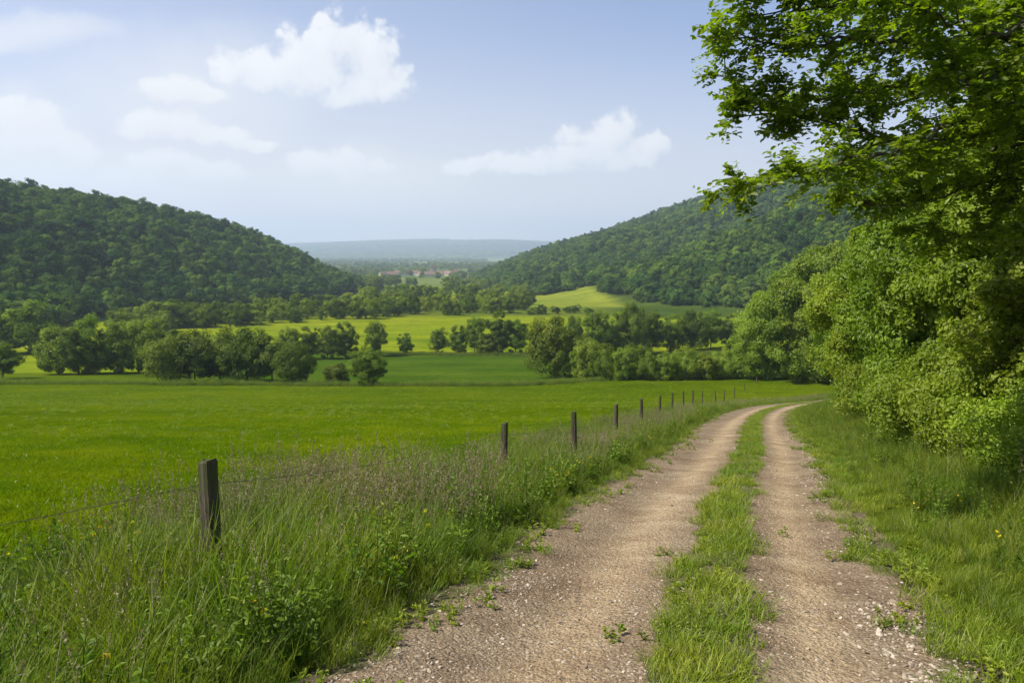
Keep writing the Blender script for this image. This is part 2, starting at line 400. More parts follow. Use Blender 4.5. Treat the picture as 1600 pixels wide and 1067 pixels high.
paint(sst(vy, bnd, bnd + 3), (.062, .115, .006)); paint(sst(vy, bnd + 1, bnd + 4) * sst(-vx, 56, 64), (.19, .25, .008))  # second field: cloud shadow painted in as darker green; bright field at left
b2 = 207 + 5 * wob(vx, vy, 30, 5)
paint(sst(vy, b2, b2 + 5), (.20, .255, .008))
paint(sst(vy, 330, 350) * (1 - sst(vy, 420, 430)), (.12, .16, .015))
paint(sst(vx, 100, 55) * sst(vy, 300, 330) * 0, (0, 0, 0))
# patchwork of far fields
cell = np.floor(vx / 230 + .3 * np.sin(vy / 300)) * 13.7 + np.floor(vy / 420) * 7.3
fr_ = np.abs(np.modf(np.sin(cell) * 4375.5)[0])
pw = np.stack([.09 + .14 * fr_, .15 + .11 * fr_, .02 + .045 * fr_], -1); m = (sst(vy, 780, 900))[:, None]; C = C * (1 - m) + pw * m
paint(sst(vy, 5000, 6500), (.03, .055, .02))
toe = sst(vy, 400, 420) * (1 - sst(vy, 580, 620)) * sst(vx, -2, 4) * (1 - sst(vx, 58, 72))
paint(sst(vy, 320, 345) * (1 - sst(vy, 580, 620)) * sst(vx, 40, 60), (.06, .10, .012)); paint(toe, (.22, .265, .025))  # strip at the slope foot: shade put into a darker green; then the toe field
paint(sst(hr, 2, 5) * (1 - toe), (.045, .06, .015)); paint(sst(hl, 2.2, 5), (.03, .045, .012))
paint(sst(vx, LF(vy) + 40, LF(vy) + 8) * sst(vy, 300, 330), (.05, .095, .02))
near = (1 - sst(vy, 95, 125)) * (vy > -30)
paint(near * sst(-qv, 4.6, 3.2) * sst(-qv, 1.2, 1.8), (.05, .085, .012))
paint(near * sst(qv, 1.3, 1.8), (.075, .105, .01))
paint(near * (np.abs(qv) < 1.9), (.16, .13, .08))

C *= .73
gm = bpy.data.materials.new('ground'); gm.use_nodes = True; nt = gm.node_tree
b = nt.nodes['Principled BSDF']; b.inputs['Roughness'].default_value = .95; b.inputs['Specular IOR Level'].default_value = 0
at = N(nt, 'ShaderNodeAttribute', attribute_name='base'); geo = N(nt, 'ShaderNodeNewGeometry')
mp = N(nt, 'ShaderNodeMapping', i_Scale=(.5, 1.0, 1)); L(nt, geo.outputs['Position'], mp.inputs[0])
n1 = noise(nt, mp.outputs[0], .09, 7, .62); n2 = noise(nt, geo.outputs['Position'], 1.7, 6, .7); n3 = noise(nt, geo.outputs['Position'], .012, 3, .5)
n4 = noise(nt, geo.outputs['Position'], 14, 3, .7)
c = mixc(nt, 1.0, at.outputs['Color'], ramp(nt, n1.outputs[0], [(.25, (.50, .62, .6)), (.5, (.98, 1.0, .98)), (.75, (1.5, 1.28, 1.3))]), 'MULTIPLY')
c = mixc(nt, 1.0, c, ramp(nt, n2.outputs[0], [(.3, (.7, .78, .7)), (.7, (1.25, 1.18, 1.3))]), 'MULTIPLY')
c = mixc(nt, 1.0, c, ramp(nt, n3.outputs[0], [(.3, (.85, .92, .9)), (.7, (1.12, 1.04, 1.1))]), 'MULTIPLY')
c = mixc(nt, 1.0, c, ramp(nt, n4.outputs[0], [(.3, (.75, .8, .7)), (.7, (1.2, 1.15, 1.2))]), 'MULTIPLY')
n5 = noise(nt, mp.outputs[0], .55, 5, .7)
c = mixc(nt, 1.0, c, ramp(nt, n5.outputs[0], [(.3, (.72, .80, .75)), (.7, (1.28, 1.18, 1.2))]), 'MULTIPLY')
L(nt, c, b.inputs['Base Color'])
bp = N(nt, 'ShaderNodeBump', i_Strength=.55, i_Distance=.12); L(nt, math_(nt, 'ADD', n2.outputs[0], math_(nt, 'MULTIPLY', n4.outputs[0], .3)), bp.inputs['Height']); L(nt, bp.outputs[0], b.inputs['Normal'])
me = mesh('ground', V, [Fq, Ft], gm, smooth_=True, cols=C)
tag(link('ground', me), kind='structure')

# ------------------------------------------------------------------ track sheet
sel = (TS > 0) & (TR[:, 1] < 112)
us = np.arange(TS[0], TS[-1] - 4, .12)
CX = np.interp(us, TS, TR[:, 0]); CY = np.interp(us, TS, TR[:, 1]); NX = np.interp(us, TS, TN[:, 0]); NY = np.interp(us, TS, TN[:, 1])
qs = np.linspace(-1.95, 1.95, 40)
X = CX[:, None] + NX[:, None] * qs; Y = CY[:, None] + NY[:, None] * qs
rut = -.045 * np.exp(-((qs + .85) / .38) ** 2) - .045 * np.exp(-((qs - 1.1) / .3) ** 2) + .02 * np.exp(-((qs - .25) / .3) ** 2)
edge = -.10 * sst(np.abs(qs), 1.7, 1.95)
Z = ZB(Y) + .10 * wob(X, Y, 7, 7) * sst(np.hypot(X, Y), 12, 30) + .5 * sst(Y, 80, 130) * wob(X, Y, 30, 4) + (1.0 * sst(X, 0, 22) + 1.6 * sst(X, 32, 62)) * sst(Y, 80, 112) + rut + edge + .006 * wob(X, Y, .35, 2) + .008 * wob(X, Y, .9, 12)
V = np.stack([X, Y, Z], -1).reshape(-1, 3); nq = len(qs)
i = np.arange(len(us) - 1)[:, None] * nq; j = np.arange(nq - 1)[None]
F = np.stack([i + j, i + j + 1, i + nq + j + 1, i + nq + j], -1).reshape(-1, 4)
tm = bpy.data.materials.new('gravel track'); tm.use_nodes = True; nt = tm.node_tree
b = nt.nodes['Principled BSDF']; b.inputs['Roughness'].default_value = .95; b.inputs['Specular IOR Level'].default_value = .15
at = N(nt, 'ShaderNodeAttribute', attribute_name='base')        # r = |across|-based grass amount
sp = N(nt, 'ShaderNodeSeparateColor'); L(nt, at.outputs['Color'], sp.inputs[0])
geo = N(nt, 'ShaderNodeNewGeometry'); P = geo.outputs['Position']
a1 = noise(nt, P, .8, 6, .65); a2 = noise(nt, P, 7, 6, .7); a3 = noise(nt, P, 38, 5, .7)
vo = N(nt, 'ShaderNodeTexVoronoi', i_Scale=46.0); L(nt, P, vo.inputs['Vector'])
vo2 = N(nt, 'ShaderNodeTexVoronoi', i_Scale=19.0); L(nt, P, vo2.inputs['Vector'])
stone = ramp(nt, vo.outputs['Color'], [(0, (.17, .125, .08)), (.5, (.33, .26, .175)), (1, (.54, .46, .34))])
dirt = ramp(nt, a1.outputs[0], [(.3, (.24, .165, .10)), (.55, (.35, .27, .175)), (.75, (.45, .375, .27))])
c = mixc(nt, math_(nt, 'MULTIPLY', smooth(nt, a2.outputs[0], .35, .65), .55), dirt, stone)
c = mixc(nt, 1.0, c, ramp(nt, a3.outputs[0], [(.3, (.55, .52, .50)), (.5, (.98, .98, .98)), (.7, (1.38, 1.38, 1.38))]), 'MULTIPLY')
c = mixc(nt, 1.0, c, ramp(nt, sp.outputs[1], [(0, (.70, .69, .70)), (.6, (1.0, .99, .97)), (1, (1.22, 1.20, 1.16))]), 'MULTIPLY')
a5 = noise(nt, P, 2.3, 4, .6)
c = mixc(nt, 1.0, c, ramp(nt, a5.outputs[0], [(.35, (.78, .74, .72)), (.6, (1.08, 1.08, 1.08))]), 'MULTIPLY')
gmask = smooth(nt, math_(nt, 'ADD', sp.outputs[0], math_(nt, 'MULTIPLY', math_(nt, 'SUBTRACT', a2.outputs[0], .5), .7)), .35, .65)
c = mixc(nt, math_(nt, 'MULTIPLY', gmask, .8), c, ramp(nt, a3.outputs[0], [(.3, (.05, .06, .015)), (.7, (.13, .14, .04))]))
c = mixc(nt, 1.0, c, (.92, .91, .88), 'MULTIPLY')
c = mixc(nt, 1.0, c, (1.08, 1.07, 1.02), 'MULTIPLY')
L(nt, c, b.inputs['Base Color'])
h = math_(nt, 'ADD', math_(nt, 'MULTIPLY', vo.outputs['Distance'], -.5), math_(nt, 'ADD', math_(nt, 'MULTIPLY', vo2.outputs['Distance'], -.5), math_(nt, 'ADD', a2.outputs[0], math_(nt, 'MULTIPLY', a3.outputs[0], .7))))
bp = N(nt, 'ShaderNodeBump', i_Strength=1.0, i_Distance=.035); L(nt, h, bp.inputs['Height']); L(nt, bp.outputs[0], b.inputs['Normal'])
def grassy(q, s):
    """how overgrown the track is at offset q"""
    w = .07 * np.sin(s * 1.7) + .06 * np.sin(s * 3.1 + 1) + .05 * np.sin(s * 6.3 + 2) + .03 * np.sin(s * 13 + .4)
    mid = sst(q + .7 * w, -.14, .04) * (1 - sst(q + .6 * w, .44, .60))
    out = sst(-q + 1.6 * w, 1.3, 1.9) + sst(q - 1.4 * w, 1.3, 1.85)
    return np.clip(mid + out, 0, 1)
qg = np.broadcast_to(qs, X.shape); sg = np.broadcast_to(us[:, None], X.shape)
pale = np.exp(-((qg - .95) / .2) ** 2) + .8 * np.exp(-((qg + .55) / .3) ** 2)
me = mesh('gravel_track', V, F, tm, smooth_=True, cols=np.stack([grassy(qg, sg), pale, pale * 0], -1).reshape(-1, 3))
tag(link('gravel_track', me), 'pale gravel farm track with two ruts curving away to the hedge', kind='structure')

# ------------------------------------------------------------------ scatter (stuff only)
def scatter(name, P, idx, rot, scl, sources, label, kind='stuff', cat=None):
    colx = bpy.data.collections.new(name + ' sources')
    for k, me in enumerate(sources):
        colx.objects.link(bpy.data.objects.new('%s_source_%02d' % (name, k), me))
    me = bpy.data.meshes.new(name); me.vertices.add(len(P)); me.vertices.foreach_set('co', np.asarray(P, np.float32).ravel())
    a = me.attributes.new('rot', 'FLOAT_VECTOR', 'POINT'); a.data.foreach_set('vector', np.asarray(rot, np.float32).ravel())
    sc = np.asarray(scl, np.float32); sc = np.repeat(sc[:, None], 3, 1) if sc.ndim == 1 else sc
    a = me.attributes.new('scl', 'FLOAT_VECTOR', 'POINT'); a.data.foreach_set('vector', sc.ravel())
    a = me.attributes.new('idx', 'INT', 'POINT'); a.data.foreach_set('value', np.asarray(idx, np.int32))
    me.update()
    o = link(name, me)
    g = bpy.data.node_groups.new(name, 'GeometryNodeTree')
    g.interface.new_socket('Geometry', in_out='INPUT', socket_type='NodeSocketGeometry')
    g.interface.new_socket('Geometry', in_out='OUTPUT', socket_type='NodeSocketGeometry')
    gi = g.nodes.new('NodeGroupInput'); go = g.nodes.new('NodeGroupOutput')
    ci = g.nodes.new('GeometryNodeCollectionInfo'); ci.inputs[0].default_value = colx; ci.inputs['Separate Children'].default_value = True; ci.inputs['Reset Children'].default_value = True
    ip = g.nodes.new('GeometryNodeInstanceOnPoints'); ip.inputs['Pick Instance'].default_value = True
    def na_(nm, t):
        n = g.nodes.new('GeometryNodeInputNamedAttribute'); n.data_type = t; n.inputs[0].default_value = nm; return n.outputs[0]
    g.links.new(gi.outputs[0], ip.inputs['Points']); g.links.new(ci.outputs[0], ip.inputs['Instance'])
    g.links.new(na_('idx', 'INT'), ip.inputs['Instance Index'])
    g.links.new(na_('rot', 'FLOAT_VECTOR'), ip.inputs['Rotation']); g.links.new(na_('scl', 'FLOAT_VECTOR'), ip.inputs['Scale'])
    g.links.new(ip.outputs[0], go.inputs[0])
    md = o.modifiers.new('scatter', 'NODES'); md.node_group = g
    tag(o, label, cat, kind=kind)
    return o

def blades(g, n, rad, h, w, lean=.35, curve=.5, mats=0):
    """n grass blades as tapered three-step strips"""
    a = g.uniform(0, 6.283, n); r = rad * np.sqrt(g.uniform(0, 1, n)); bx = r * np.cos(a); by = r * np.sin(a)
    H = h * g.uniform(.55, 1.1, n); d = g.uniform(0, 6.283, n); ln = lean * g.uniform(.2, 1.2, n); cv = curve * g.uniform(.3, 1.3, n)
    wv = w * g.uniform(.6, 1.2, n); fa = d + math.pi / 2 + g.normal(0, .5, n)
    rows = []
    for t, wf in ((0, .8), (.4, 1), (.75, .7), (1, .08)):
        off = (ln * t + cv * t * t) * H; z = H * t * (1 - .25 * cv * t)
        cx = bx + np.cos(d) * off; cy = by + np.sin(d) * off
        dx = np.cos(fa) * wv * wf * .5; dy = np.sin(fa) * wv * wf * .5
        rows.append(np.stack([cx - dx, cy - dy, z], -1)); rows.append(np.stack([cx + dx, cy + dy, z], -1))
    V = np.stack(rows, 1).reshape(-1, 3); i = np.arange(n)[:, None] * 8
    F = np.concatenate([i + [[0, 1, 3, 2]], i + [[2, 3, 5, 4]], i + [[4, 5, 7, 6]]], 0)
    t = np.clip(g.normal(.45, .22, n), 0, 1)
    return V, F, np.tile(t, 3)
def clump(name, g, n, rad, h, w, mat, lean=.35, curve=.5, dry=0):
    A = Acc(); V, F, t = blades(g, n, rad, h, w, lean, curve); A.add(V, F, 0, t)
    if dry:
        V, F, t = blades(g, dry, rad, h * .8, w * .8, lean * 1.4, curve); A.add(V, F, 1, t)
    return A.mesh(name, [mat, M['straw']])
def seed_stalks(name, g, n, rad, h):
    A = Acc()
    for k in range(n):
        a = g.uniform(0, 6.28); r = rad * math.sqrt(g.uniform()); p = np.array([r * math.cos(a), r * math.sin(a), 0.])
        d = g.uniform(0, 6.28); H = h * g.uniform(.75, 1.1); ln = g.uniform(.05, .28)
        T = np.linspace(0, 1, 5); pts = np.stack([p[0] + math.cos(d) * ln * T**1.8 * H, p[1] + math.sin(d) * ln * T**1.8 * H, H * T], -1)
        V, F = tube(pts, np.linspace(.0022, .0011, 5), 3); A.add(V, F, 1, g.uniform(.2, .7))
        m = 26; tt = g.uniform(.74, 1.02, m); c = np.stack([np.interp(tt, T, pts[:, i]) for i in range(3)], -1)
        sp = .022 * (1.05 - (tt - .74) / .3)[:, None]; c = c + g.normal(size=(m, 3)) * sp * [1, 1, .4]
        V, F = leaves(c, norm(g.normal(size=(m, 3))), g.uniform(.012, .024, m), g, .45, .1, tdir=np.tile([[.2, .1, 1.]], (m, 1)) + g.normal(size=(m, 3)) * .4)
        A.add(V, F, 0, g.uniform(0, 1, len(F)))
    return A.mesh(name, [M['seed'], M['straw']])
def weed(name, g, stems, h, leaf, mat, flower=0):
    A = Acc()
    for k in range(stems):
        a = g.uniform(0, 6.28); r = .12 * math.sqrt(g.uniform()); d = g.uniform(0, 6.28); H = h * g.uniform(.6, 1.1); ln = g.uniform(.05, .4)
        T = np.linspace(0, 1, 5); pts = np.stack([r * math.cos(a) + math.cos(d) * ln * T * H, r * math.sin(a) + math.sin(d) * ln * T * H, H * T], -1)
        V, F = tube(pts, np.linspace(.003, .0015, 5), 4); A.add(V, F, 0, .3)
        m = int(9 + H * 22); tt = g.uniform(.12, 1, m); c = np.stack([np.interp(tt, T, pts[:, i]) for i in range(3)], -1)
        dr = norm(np.stack([g.normal(size=m), g.normal(size=m), g.uniform(-.3, .5, m)], -1)); s = leaf * g.uniform(.5, 1.2, m) * (1.15 - .6 * tt)
        nn = norm(np.stack([-dr[:, 0] * .5, -dr[:, 1] * .5, np.ones(m)], -1) + g.normal(size=(m, 3)) * .3)
        V, F = leaves(c + dr * s[:, None] * .6, nn, s, g, .55, .1, tdir=dr, hexa=True); A.add(V, F, 0, np.tile(np.clip(g.normal(.5, .22, m), 0, 1), 2))
        if flower and k < flower:
            c = np.repeat(pts[-1:], 9, 0) + g.normal(size=(9, 3)) * .008; V, F = leaves(c, norm(g.normal(size=(9, 3)) + [0, 0, 1]), .02, g, .9); A.add(V, F, 1, .6)
    return A.mesh(name, [mat, M['flower']])

G = np.random.default_rng(5)
tall = [clump('tall grass clump', G, 46, .15, G.uniform(.42, .60), .0062, M['grass_tall'], .16, .45, 6) for _ in range(6)]
short = [clump('short grass clump', G, 46, .10, G.uniform(.10, .15), .0055, M['grass_short'], .6, .5, 4) for _ in range(5)]
mead = [clump('meadow grass clump', G, 60, .22, G.uniform(.045, .065), .0085, M['grass_meadow'], .9, .6, 1) for _ in range(5)]
stalks = [seed_stalks('seed stalk clump', G, 7, .18, (.95, .9, .72, .6)[k]) for k in range(4)]
weeds = [weed('weed clump', G, 7, G.uniform(.35, .62), .065, M['weed']) for _ in range(6)] + [weed('flower clump', G, 4, .35, .06, M['weed'], 2)]
small = [weed('low weed', G, 4, .09, .05, M['grass_short']) for _ in range(3)]

def along(g, s0, s1, q0, q1, dens):
    n = int((s1 - s0) * (q1 - q0) * dens); s = g.uniform(s0, s1, n) + TS[0]; q = g.uniform(q0, q1, n)
    x = np.interp(s, TS, TR[:, 0]) + np.interp(s, TS, TN[:, 0]) * q; y = np.interp(s, TS, TR[:, 1]) + np.interp(s, TS, TN[:, 1]) * q
    return x, y, q, s
S0 = 6.0                                     # arc length near the camera's feet
def tilts(g, n, a=.12): return np.stack([g.normal(0, a, n), g.normal(0, a, n), g.uniform(0, 6.283, n)], -1)
def grow(name, bands, srcs, label, keep=None, sclf=None, sink=.01, seed=1, tilt=.12):
    g = np.random.default_rng(seed); X = []; Y = []; Q = []; Sx = []
    for bd in bands:
        x, y, q, s = along(g, *bd); X.append(x); Y.append(y); Q.append(q); Sx.append(s)
    x, y, q, s = map(np.concatenate, (X, Y, Q, Sx))
    # true offset (the curve folds the naive one)
    k = np.ones(len(x), bool)
    if keep is not None: k &= g.uniform(size=len(x)) < keep(x, y, q, s)
    x, y, q, s = x[k], y[k], q[k], s[k]
    sc = (sclf(x, y, q, s) if sclf else np.ones(len(x))) * g.uniform(.75, 1.2, len(x))
    z = ground(x, y) - sink
    on = np.abs(q) < 1.8
    z[on] = ground(x[on], y[on]) + .06
    return scatter(name, np.stack([x, y, z], -1), g.integers(0, len(srcs), len(x)), tilts(g, len(x), tilt), sc, srcs, label)
def tallh(x, y, q, s):
    a = .34 + .78 * sst(-q, 1.6, 2.7); hump = .40 * np.exp(-((s - S0 - 9.0) / 3.2) ** 2)
    a = a + .45 * np.exp(-((x + 2.1) ** 2 + (y - 4.9) ** 2) / .5)
    return (a + hump * sst(-q, 2, 3)) * (1 + .18 * wob(x, y, 1.1, 3)) * (1 - .25 * sst(-q, 4.0, 5.2))
grow('verge_grass', [(0, 13, -6.2, -1.45, 56), (13, 30, -6.0, -1.5, 30), (30, 60, -6.5, -1.5, 14), (60, 125, -7, -1.5, 7)], tall,
     'tall green grass of the fence side verge',
     keep=lambda x, y, q, s: sst(-q + .12 * np.sin(s * 2.3) + .1 * np.sin(s * 5.1), 1.45, 2.0) * (1 - sst(-q, 4.4 , 6.0)), sclf=tallh, seed=2)
grow('verge_seed_heads', [(1, 40, 3.2, 8, 3), (0, 14, -5.8, -2.3, 24), (14, 40, -5.4, -2.2, 13), (40, 100, -5.4, -2.3, 5)], stalks,
     'brown and purple seed heads standing above the verge grass', keep=lambda x, y, q, s: .25 + .75 * (wob(x, y, 1.6, 6) > .05),
     sclf=lambda x, y, q, s: np.where(q > 0, .8, 1) * (.85 + .32 * np.exp(-((s - S0 - 9.0) / 3.2) ** 2)), seed=3)
grow('verge_weeds', [(0, 14, -5.8, -2.0, 20), (14, 50, -5.5, -2, 9), (0, 16, 2.2, 9, 24), (16, 60, 2.2, 8, 13)], weeds,
     'leafy weeds growing among the grass on both verges', keep=lambda x, y, q, s: np.where(q > 0, sst(q + .6 * wob(x, y, 1.3), 2.2, 4.0), .7),
     sclf=lambda x, y, q, s: np.where(q < 0, 1.25, .7 + 1.1 * sst(q, 3, 5.5)), seed=4)
grow('bank_grass', [(0, 14, 1.6, 9, 42), (14, 34, 1.6, 8, 22), (34, 110, 1.6, 6, 9)], tall,
     'green grass of the bank below the roadside shrubs', keep=lambda x, y, q, s: sst(q, 1.8, 2.3),
     sclf=lambda x, y, q, s: (.36 + .66 * sst(q, 2.0, 4.2)) * (1 + .25 * wob(x, y, .9, 3)), seed=5)
grow('track_grass', [(0, 12, -2.2, 2.0, 95), (12, 34, -2.2, 2.0, 45), (34, 110, -2.2, 2.0, 18), (0, 14, 1.9, 7, 70), (14, 34, 1.9, 6, 32), (34, 100, 1.9, 5, 9)], short,
     'short grass strip between the ruts and along the edges of the track',
     keep=lambda x, y, q, s: np.where(np.abs(q) < 1.9, grassy(q, s) ** 1.3 * np.where(q < -1, .55, 1), 1) * np.where((q > -.3) & (q < .8), 1.0, .5 + .3 * (wob(x, y, .5, 11) > -.15)),
     sclf=lambda x, y, q, s: np.where((q > -.4) & (q < .9), 1.05, .9) * (1 + .3 * wob(x, y, .8, 3)), seed=6)
grow('track_seedlings', [(0, 14, -2.0, 2.0, 16), (14, 30, -2.0, 2.0, 6)], small,
     'small low weeds in the gravel and the grass strip', keep=lambda x, y, q, s: np.clip(grassy(q + .0, s) + .9 * (q < -1.25), 0.015, 1), seed=7)
# meadow: short turf near the fence, coarse tufts further off
g = np.random.default_rng(8)
n = 42000; r = np.sqrt(g.uniform(6 ** 2, 46 ** 2, n)); r = 6 + (r - 6) * g.uniform(.35, 1, n); a = g.uniform(R(-42), R(24), n)
x = r * np.sin(a); y = r * np.cos(a); q, s = track_q(x, y); k = (q < -3.8) & (g.uniform(size=n) < 1 - sst(r, 24, 46)); x, y = x[k], y[k]
sc = (.8 + .018 * np.hypot(x, y)) * g.uniform(.7, 1.3, len(x)) * (1 + .25 * wob(x, y, 2.5, 3))
scatter('meadow_grass', np.stack([x, y, ground(x, y) - .01], -1), g.integers(0, 5, len(x)), tilts(g, len(x)), sc, mead, 'short bright green grass of the near meadow')
g = np.random.default_rng(88)
n = 16000; r = np.sqrt(g.uniform(24 ** 2, 125 ** 2, n)); a = g.uniform(R(-44), R(24), n); x = r * np.sin(a); y = r * np.cos(a); q, s = track_q(x, y)
k = (q < -5) & (y < 115 + 30 * sst(-x, 46, 64)) & (g.uniform(size=n) < .35 + .65 * (wob(x * .5, y, 5, 13) > .1)); x, y = x[k], y[k]
scatter('meadow_tufts', np.stack([x, y, ground(x, y) - .02], -1), g.integers(0, 8, len(x)), tilts(g, len(x)), g.uniform(.9, 2.2, len(x)), mead + short[:3], 'coarser tufts of grass scattered over the near meadow')
# rough strip at the meadow's far edge
n = 3600; x = g.uniform(-95, 75, n); y = 117 + 3 * wob(x, y[0] * 0 + 117, 25) + g.normal(0, 1.1, n); q, s = track_q(x, y); k = np.abs(q) > 2.5; x, y = x[k], y[k]
scatter('rough_grass', np.stack([x, y, ground(x, y)], -1), g.integers(0, 6, len(x)), tilts(g, len(x)), g.uniform(1.0, 2.0, len(x)) * (1 + .5 * wob(x, y, 6, 3)), tall, 'rough grass strip along the far edge of the meadow')
n = 2600; x = g.uniform(-70, 60, n); y = 206 + 5 * wob(x, x * 0 + 207, 30, 5) + g.normal(0, 1.5, n)
scatter('field_edge_grass', np.stack([x, y, ground(x, y)], -1), g.integers(0, 6, len(x)), tilts(g, len(x)), g.uniform(1.2, 2.4, len(x)), tall, 'rough grass margin between the two valley fields')

# ------------------------------------------------------------------ gravel stones
sm = simple_mat('stone', [(.2, (.17, .125, .085)), (.5, (.30, .235, .165)), (.8, (.46, .39, .30))], 20, .85, .3, tint=True)
def stone(name, g):
    import bmesh
    bm = bmesh.new(); bmesh.ops.create_icosphere(bm, subdivisions=1, radius=1)
    ax = g.uniform(.55, 1.4, 3) * [1, 1, .38]
    for vv in bm.verts: vv.co = Vector((vv.co.x * ax[0], vv.co.y * ax[1], vv.co.z * ax[2])) * g.uniform(.75, 1.15)
    me = bpy.data.meshes.new(name); bm.to_mesh(me); bm.free(); me.materials.append(sm); return me
stones = [stone('stone', G) for _ in range(7)]
g = np.random.default_rng(9)
x1, y1, q1, s1 = along(g, 1.5, 12, -1.9, 1.9, 1300); x2, y2, q2, s2 = along(g, 12, 32, -1.9, 1.9, 260)
x, y, q, s = (np.concatenate(t) for t in ((x1, x2), (y1, y2), (q1, q2), (s1, s2)))
w = np.clip(.25 + .9 * np.exp(-((q - 1.5) / .22) ** 2) + .5 * np.exp(-((q + 1.35) / .4) ** 2) + .45 * np.exp(-((q - .15) / .5) ** 2) + .5 * (wob(x, y, .8, 9) > .15), 0, 1)
k = g.uniform(size=len(x)) < w; x, y, q, s = x[k], y[k], q[k], s[k]
zt = ground(x, y) + .07 * (1 - sst(np.abs(q), 1.55, 1.95)) - .045 * np.exp(-((q + .85) / .38) ** 2) - .045 * np.exp(-((q - 1.1) / .3) ** 2) + .02 * np.exp(-((q - .25) / .3) ** 2) - .10 * sst(np.abs(q), 1.7, 1.95)
sc = np.clip(g.lognormal(-5.0, .42, len(x)), .003, .026) * (1 + .5 * np.exp(-((q - 1.5) / .3) ** 2))
scatter('gravel', np.stack([x, y, zt + sc * .1], -1), g.integers(0, 7, len(x)), tilts(g, len(x), .3), sc, stones, 'loose stones and chips lying on the track')

# ------------------------------------------------------------------ trees
def crown(name, g, h, w, base, nc, nl, leaf, mat, cr=.2, flat=.8, hexa=False, lobes=5, rough=.22, shell=.55, squash=1.0, outw=(.7, .4, .5)):
    """crown of many leaf faces gathered in clumps inside an uneven lobed volume"""
    H = h - base; cz = base + H * .5
    ld = norm(g.normal(size=(lobes, 3))); ls = g.uniform(-rough, rough * 1.3, lobes)
    def rad(d):
        r = np.ones(len(d))
        for a, s_ in zip(ld, ls): r += s_ * np.exp(-((1 - d @ a) / .35))
        return r
    d = norm(g.normal(size=(nc, 3))); rr = np.clip(shell + (1 - shell) * g.uniform(0, 1, nc) ** .6, 0, 1) * rad(d)
    taper = np.where(d[:, 2] < 0, 1 - .12 * d[:, 2] ** 2, 1 - .10 * d[:, 2])
    c = np.stack([d[:, 0] * rr * w / 2 * taper, d[:, 1] * rr * w / 2 * taper, cz + d[:, 2] * rr * H / 2 * squash], -1)
    cs = cr * w * .5 * g.uniform(.6, 1.35, nc); ct = g.normal(.5, .12, nc)
    ci = g.integers(0, nc, nl)
    ld2 = norm(g.normal(size=(nl, 3)) + .35 * d[ci]); lr = g.uniform(.45, 1.05, nl)[:, None]
    P = c[ci] + ld2 * lr * cs[ci][:, None] * [1, 1, flat]
    k = P[:, 2] > base * .4 + .05; P, ci, ld2 = P[k], ci[k], ld2[k]; n = len(P)
    nn = norm(ld2 * outw[0] + d[ci] * outw[1] + g.normal(size=(n, 3)) * outw[2] + [0, 0, .2])
    V, F = leaves(P, nn, leaf * g.uniform(.6, 1.3, n), g, .62, .12, hexa=hexa)
    t = np.clip(ct[ci] + g.normal(0, .16, n), 0, 1); t = np.tile(t, 2) if hexa else t
    return mesh(name, V, F, mat, tint=t), c
def trunk(name, g, h, base, c, r0, mat, limbs=9, bow=.1):
    A = Acc(); top = base + (h - base) * .62
    T = np.linspace(0, 1, 8)[:, None]; b = g.normal(0, bow, 2)
    P = np.concatenate([np.sin(T * 3) * b[0] * h * .15, np.sin(T * 2) * b[1] * h * .15, -.3 + T * (top + .3)], 1)
    r = r0 * (1 - .72 * T[:, 0]); r[0] *= 1.5; V, F = tube(P, r, 8); A.add(V, F)
    for k in g.choice(len(c), min(limbs, len(c)), replace=False):
        t0 = g.uniform(.3, .85); p0 = np.array([np.interp(t0, T[:, 0], P[:, i]) for i in range(3)]); p2 = c[k]
        p1 = p0 * .55 + p2 * .45 + [0, 0, .05 * h * g.uniform(-.5, 1)]
        q = cr_curve([p0, p1, p2], 4); V, F = tube(q, np.linspace(r0 * .42, r0 * .07, len(q)), 5); A.add(V, F)
    return A.mesh(name, mat, smooth_=True)
def variant(nm, seed, h, w, base, nc, nl, leaf, mat, r0=.16, **k):
    g = np.random.default_rng(seed); cm, c = crown(nm + ' crown', g, h, w, base, nc, nl, leaf, mat, **k)
    return dict(h=h, w=w, crown=cm, trunk=trunk(nm + ' trunk', g, h, base, c, r0, M['bark']))
TREE = [variant('hedgerow tree', 20 + k, 8, (6.4, 7.2, 5.8, 6.6)[k], (.05, .3, .0, .1)[k], 120, 16000, .27, M['leaf_mid'], cr=.23, rough=.16, shell=.0, outw=(.8, .5, .35)) for k in range(4)]
SHRUB = [variant('field shrub', 30 + k, 6, (7, 6.4, 7.6)[k], .15, 110, 15000, .25, M['leaf_dark'], cr=.24, rough=.18, r0=.12, shell=.1, outw=(.8, .5, .35)) for k in range(3)]
HEDGE = [variant('hedge shrub', 40 + k, 5, (5.2, 5.8)[k], .1, 80, 12000, .22, M['leaf_hedge'], cr=.24, rough=.22, r0=.1) for k in range(2)]
BIG = [variant('large shrub', 50 + k, 12, (10.5, 11.5)[k], .3, 170, 42000, .27, M['leaf_hedge'], cr=.19, rough=.2, r0=.22) for k in range(2)]
NEAR = [variant('roadside shrub', 60 + k, 6.5, (5.6, 6.2)[k], .1, 240, 95000, .105, M['leaf_hedge'], cr=.17, rough=.22, r0=.12, hexa=True) for k in range(2)]

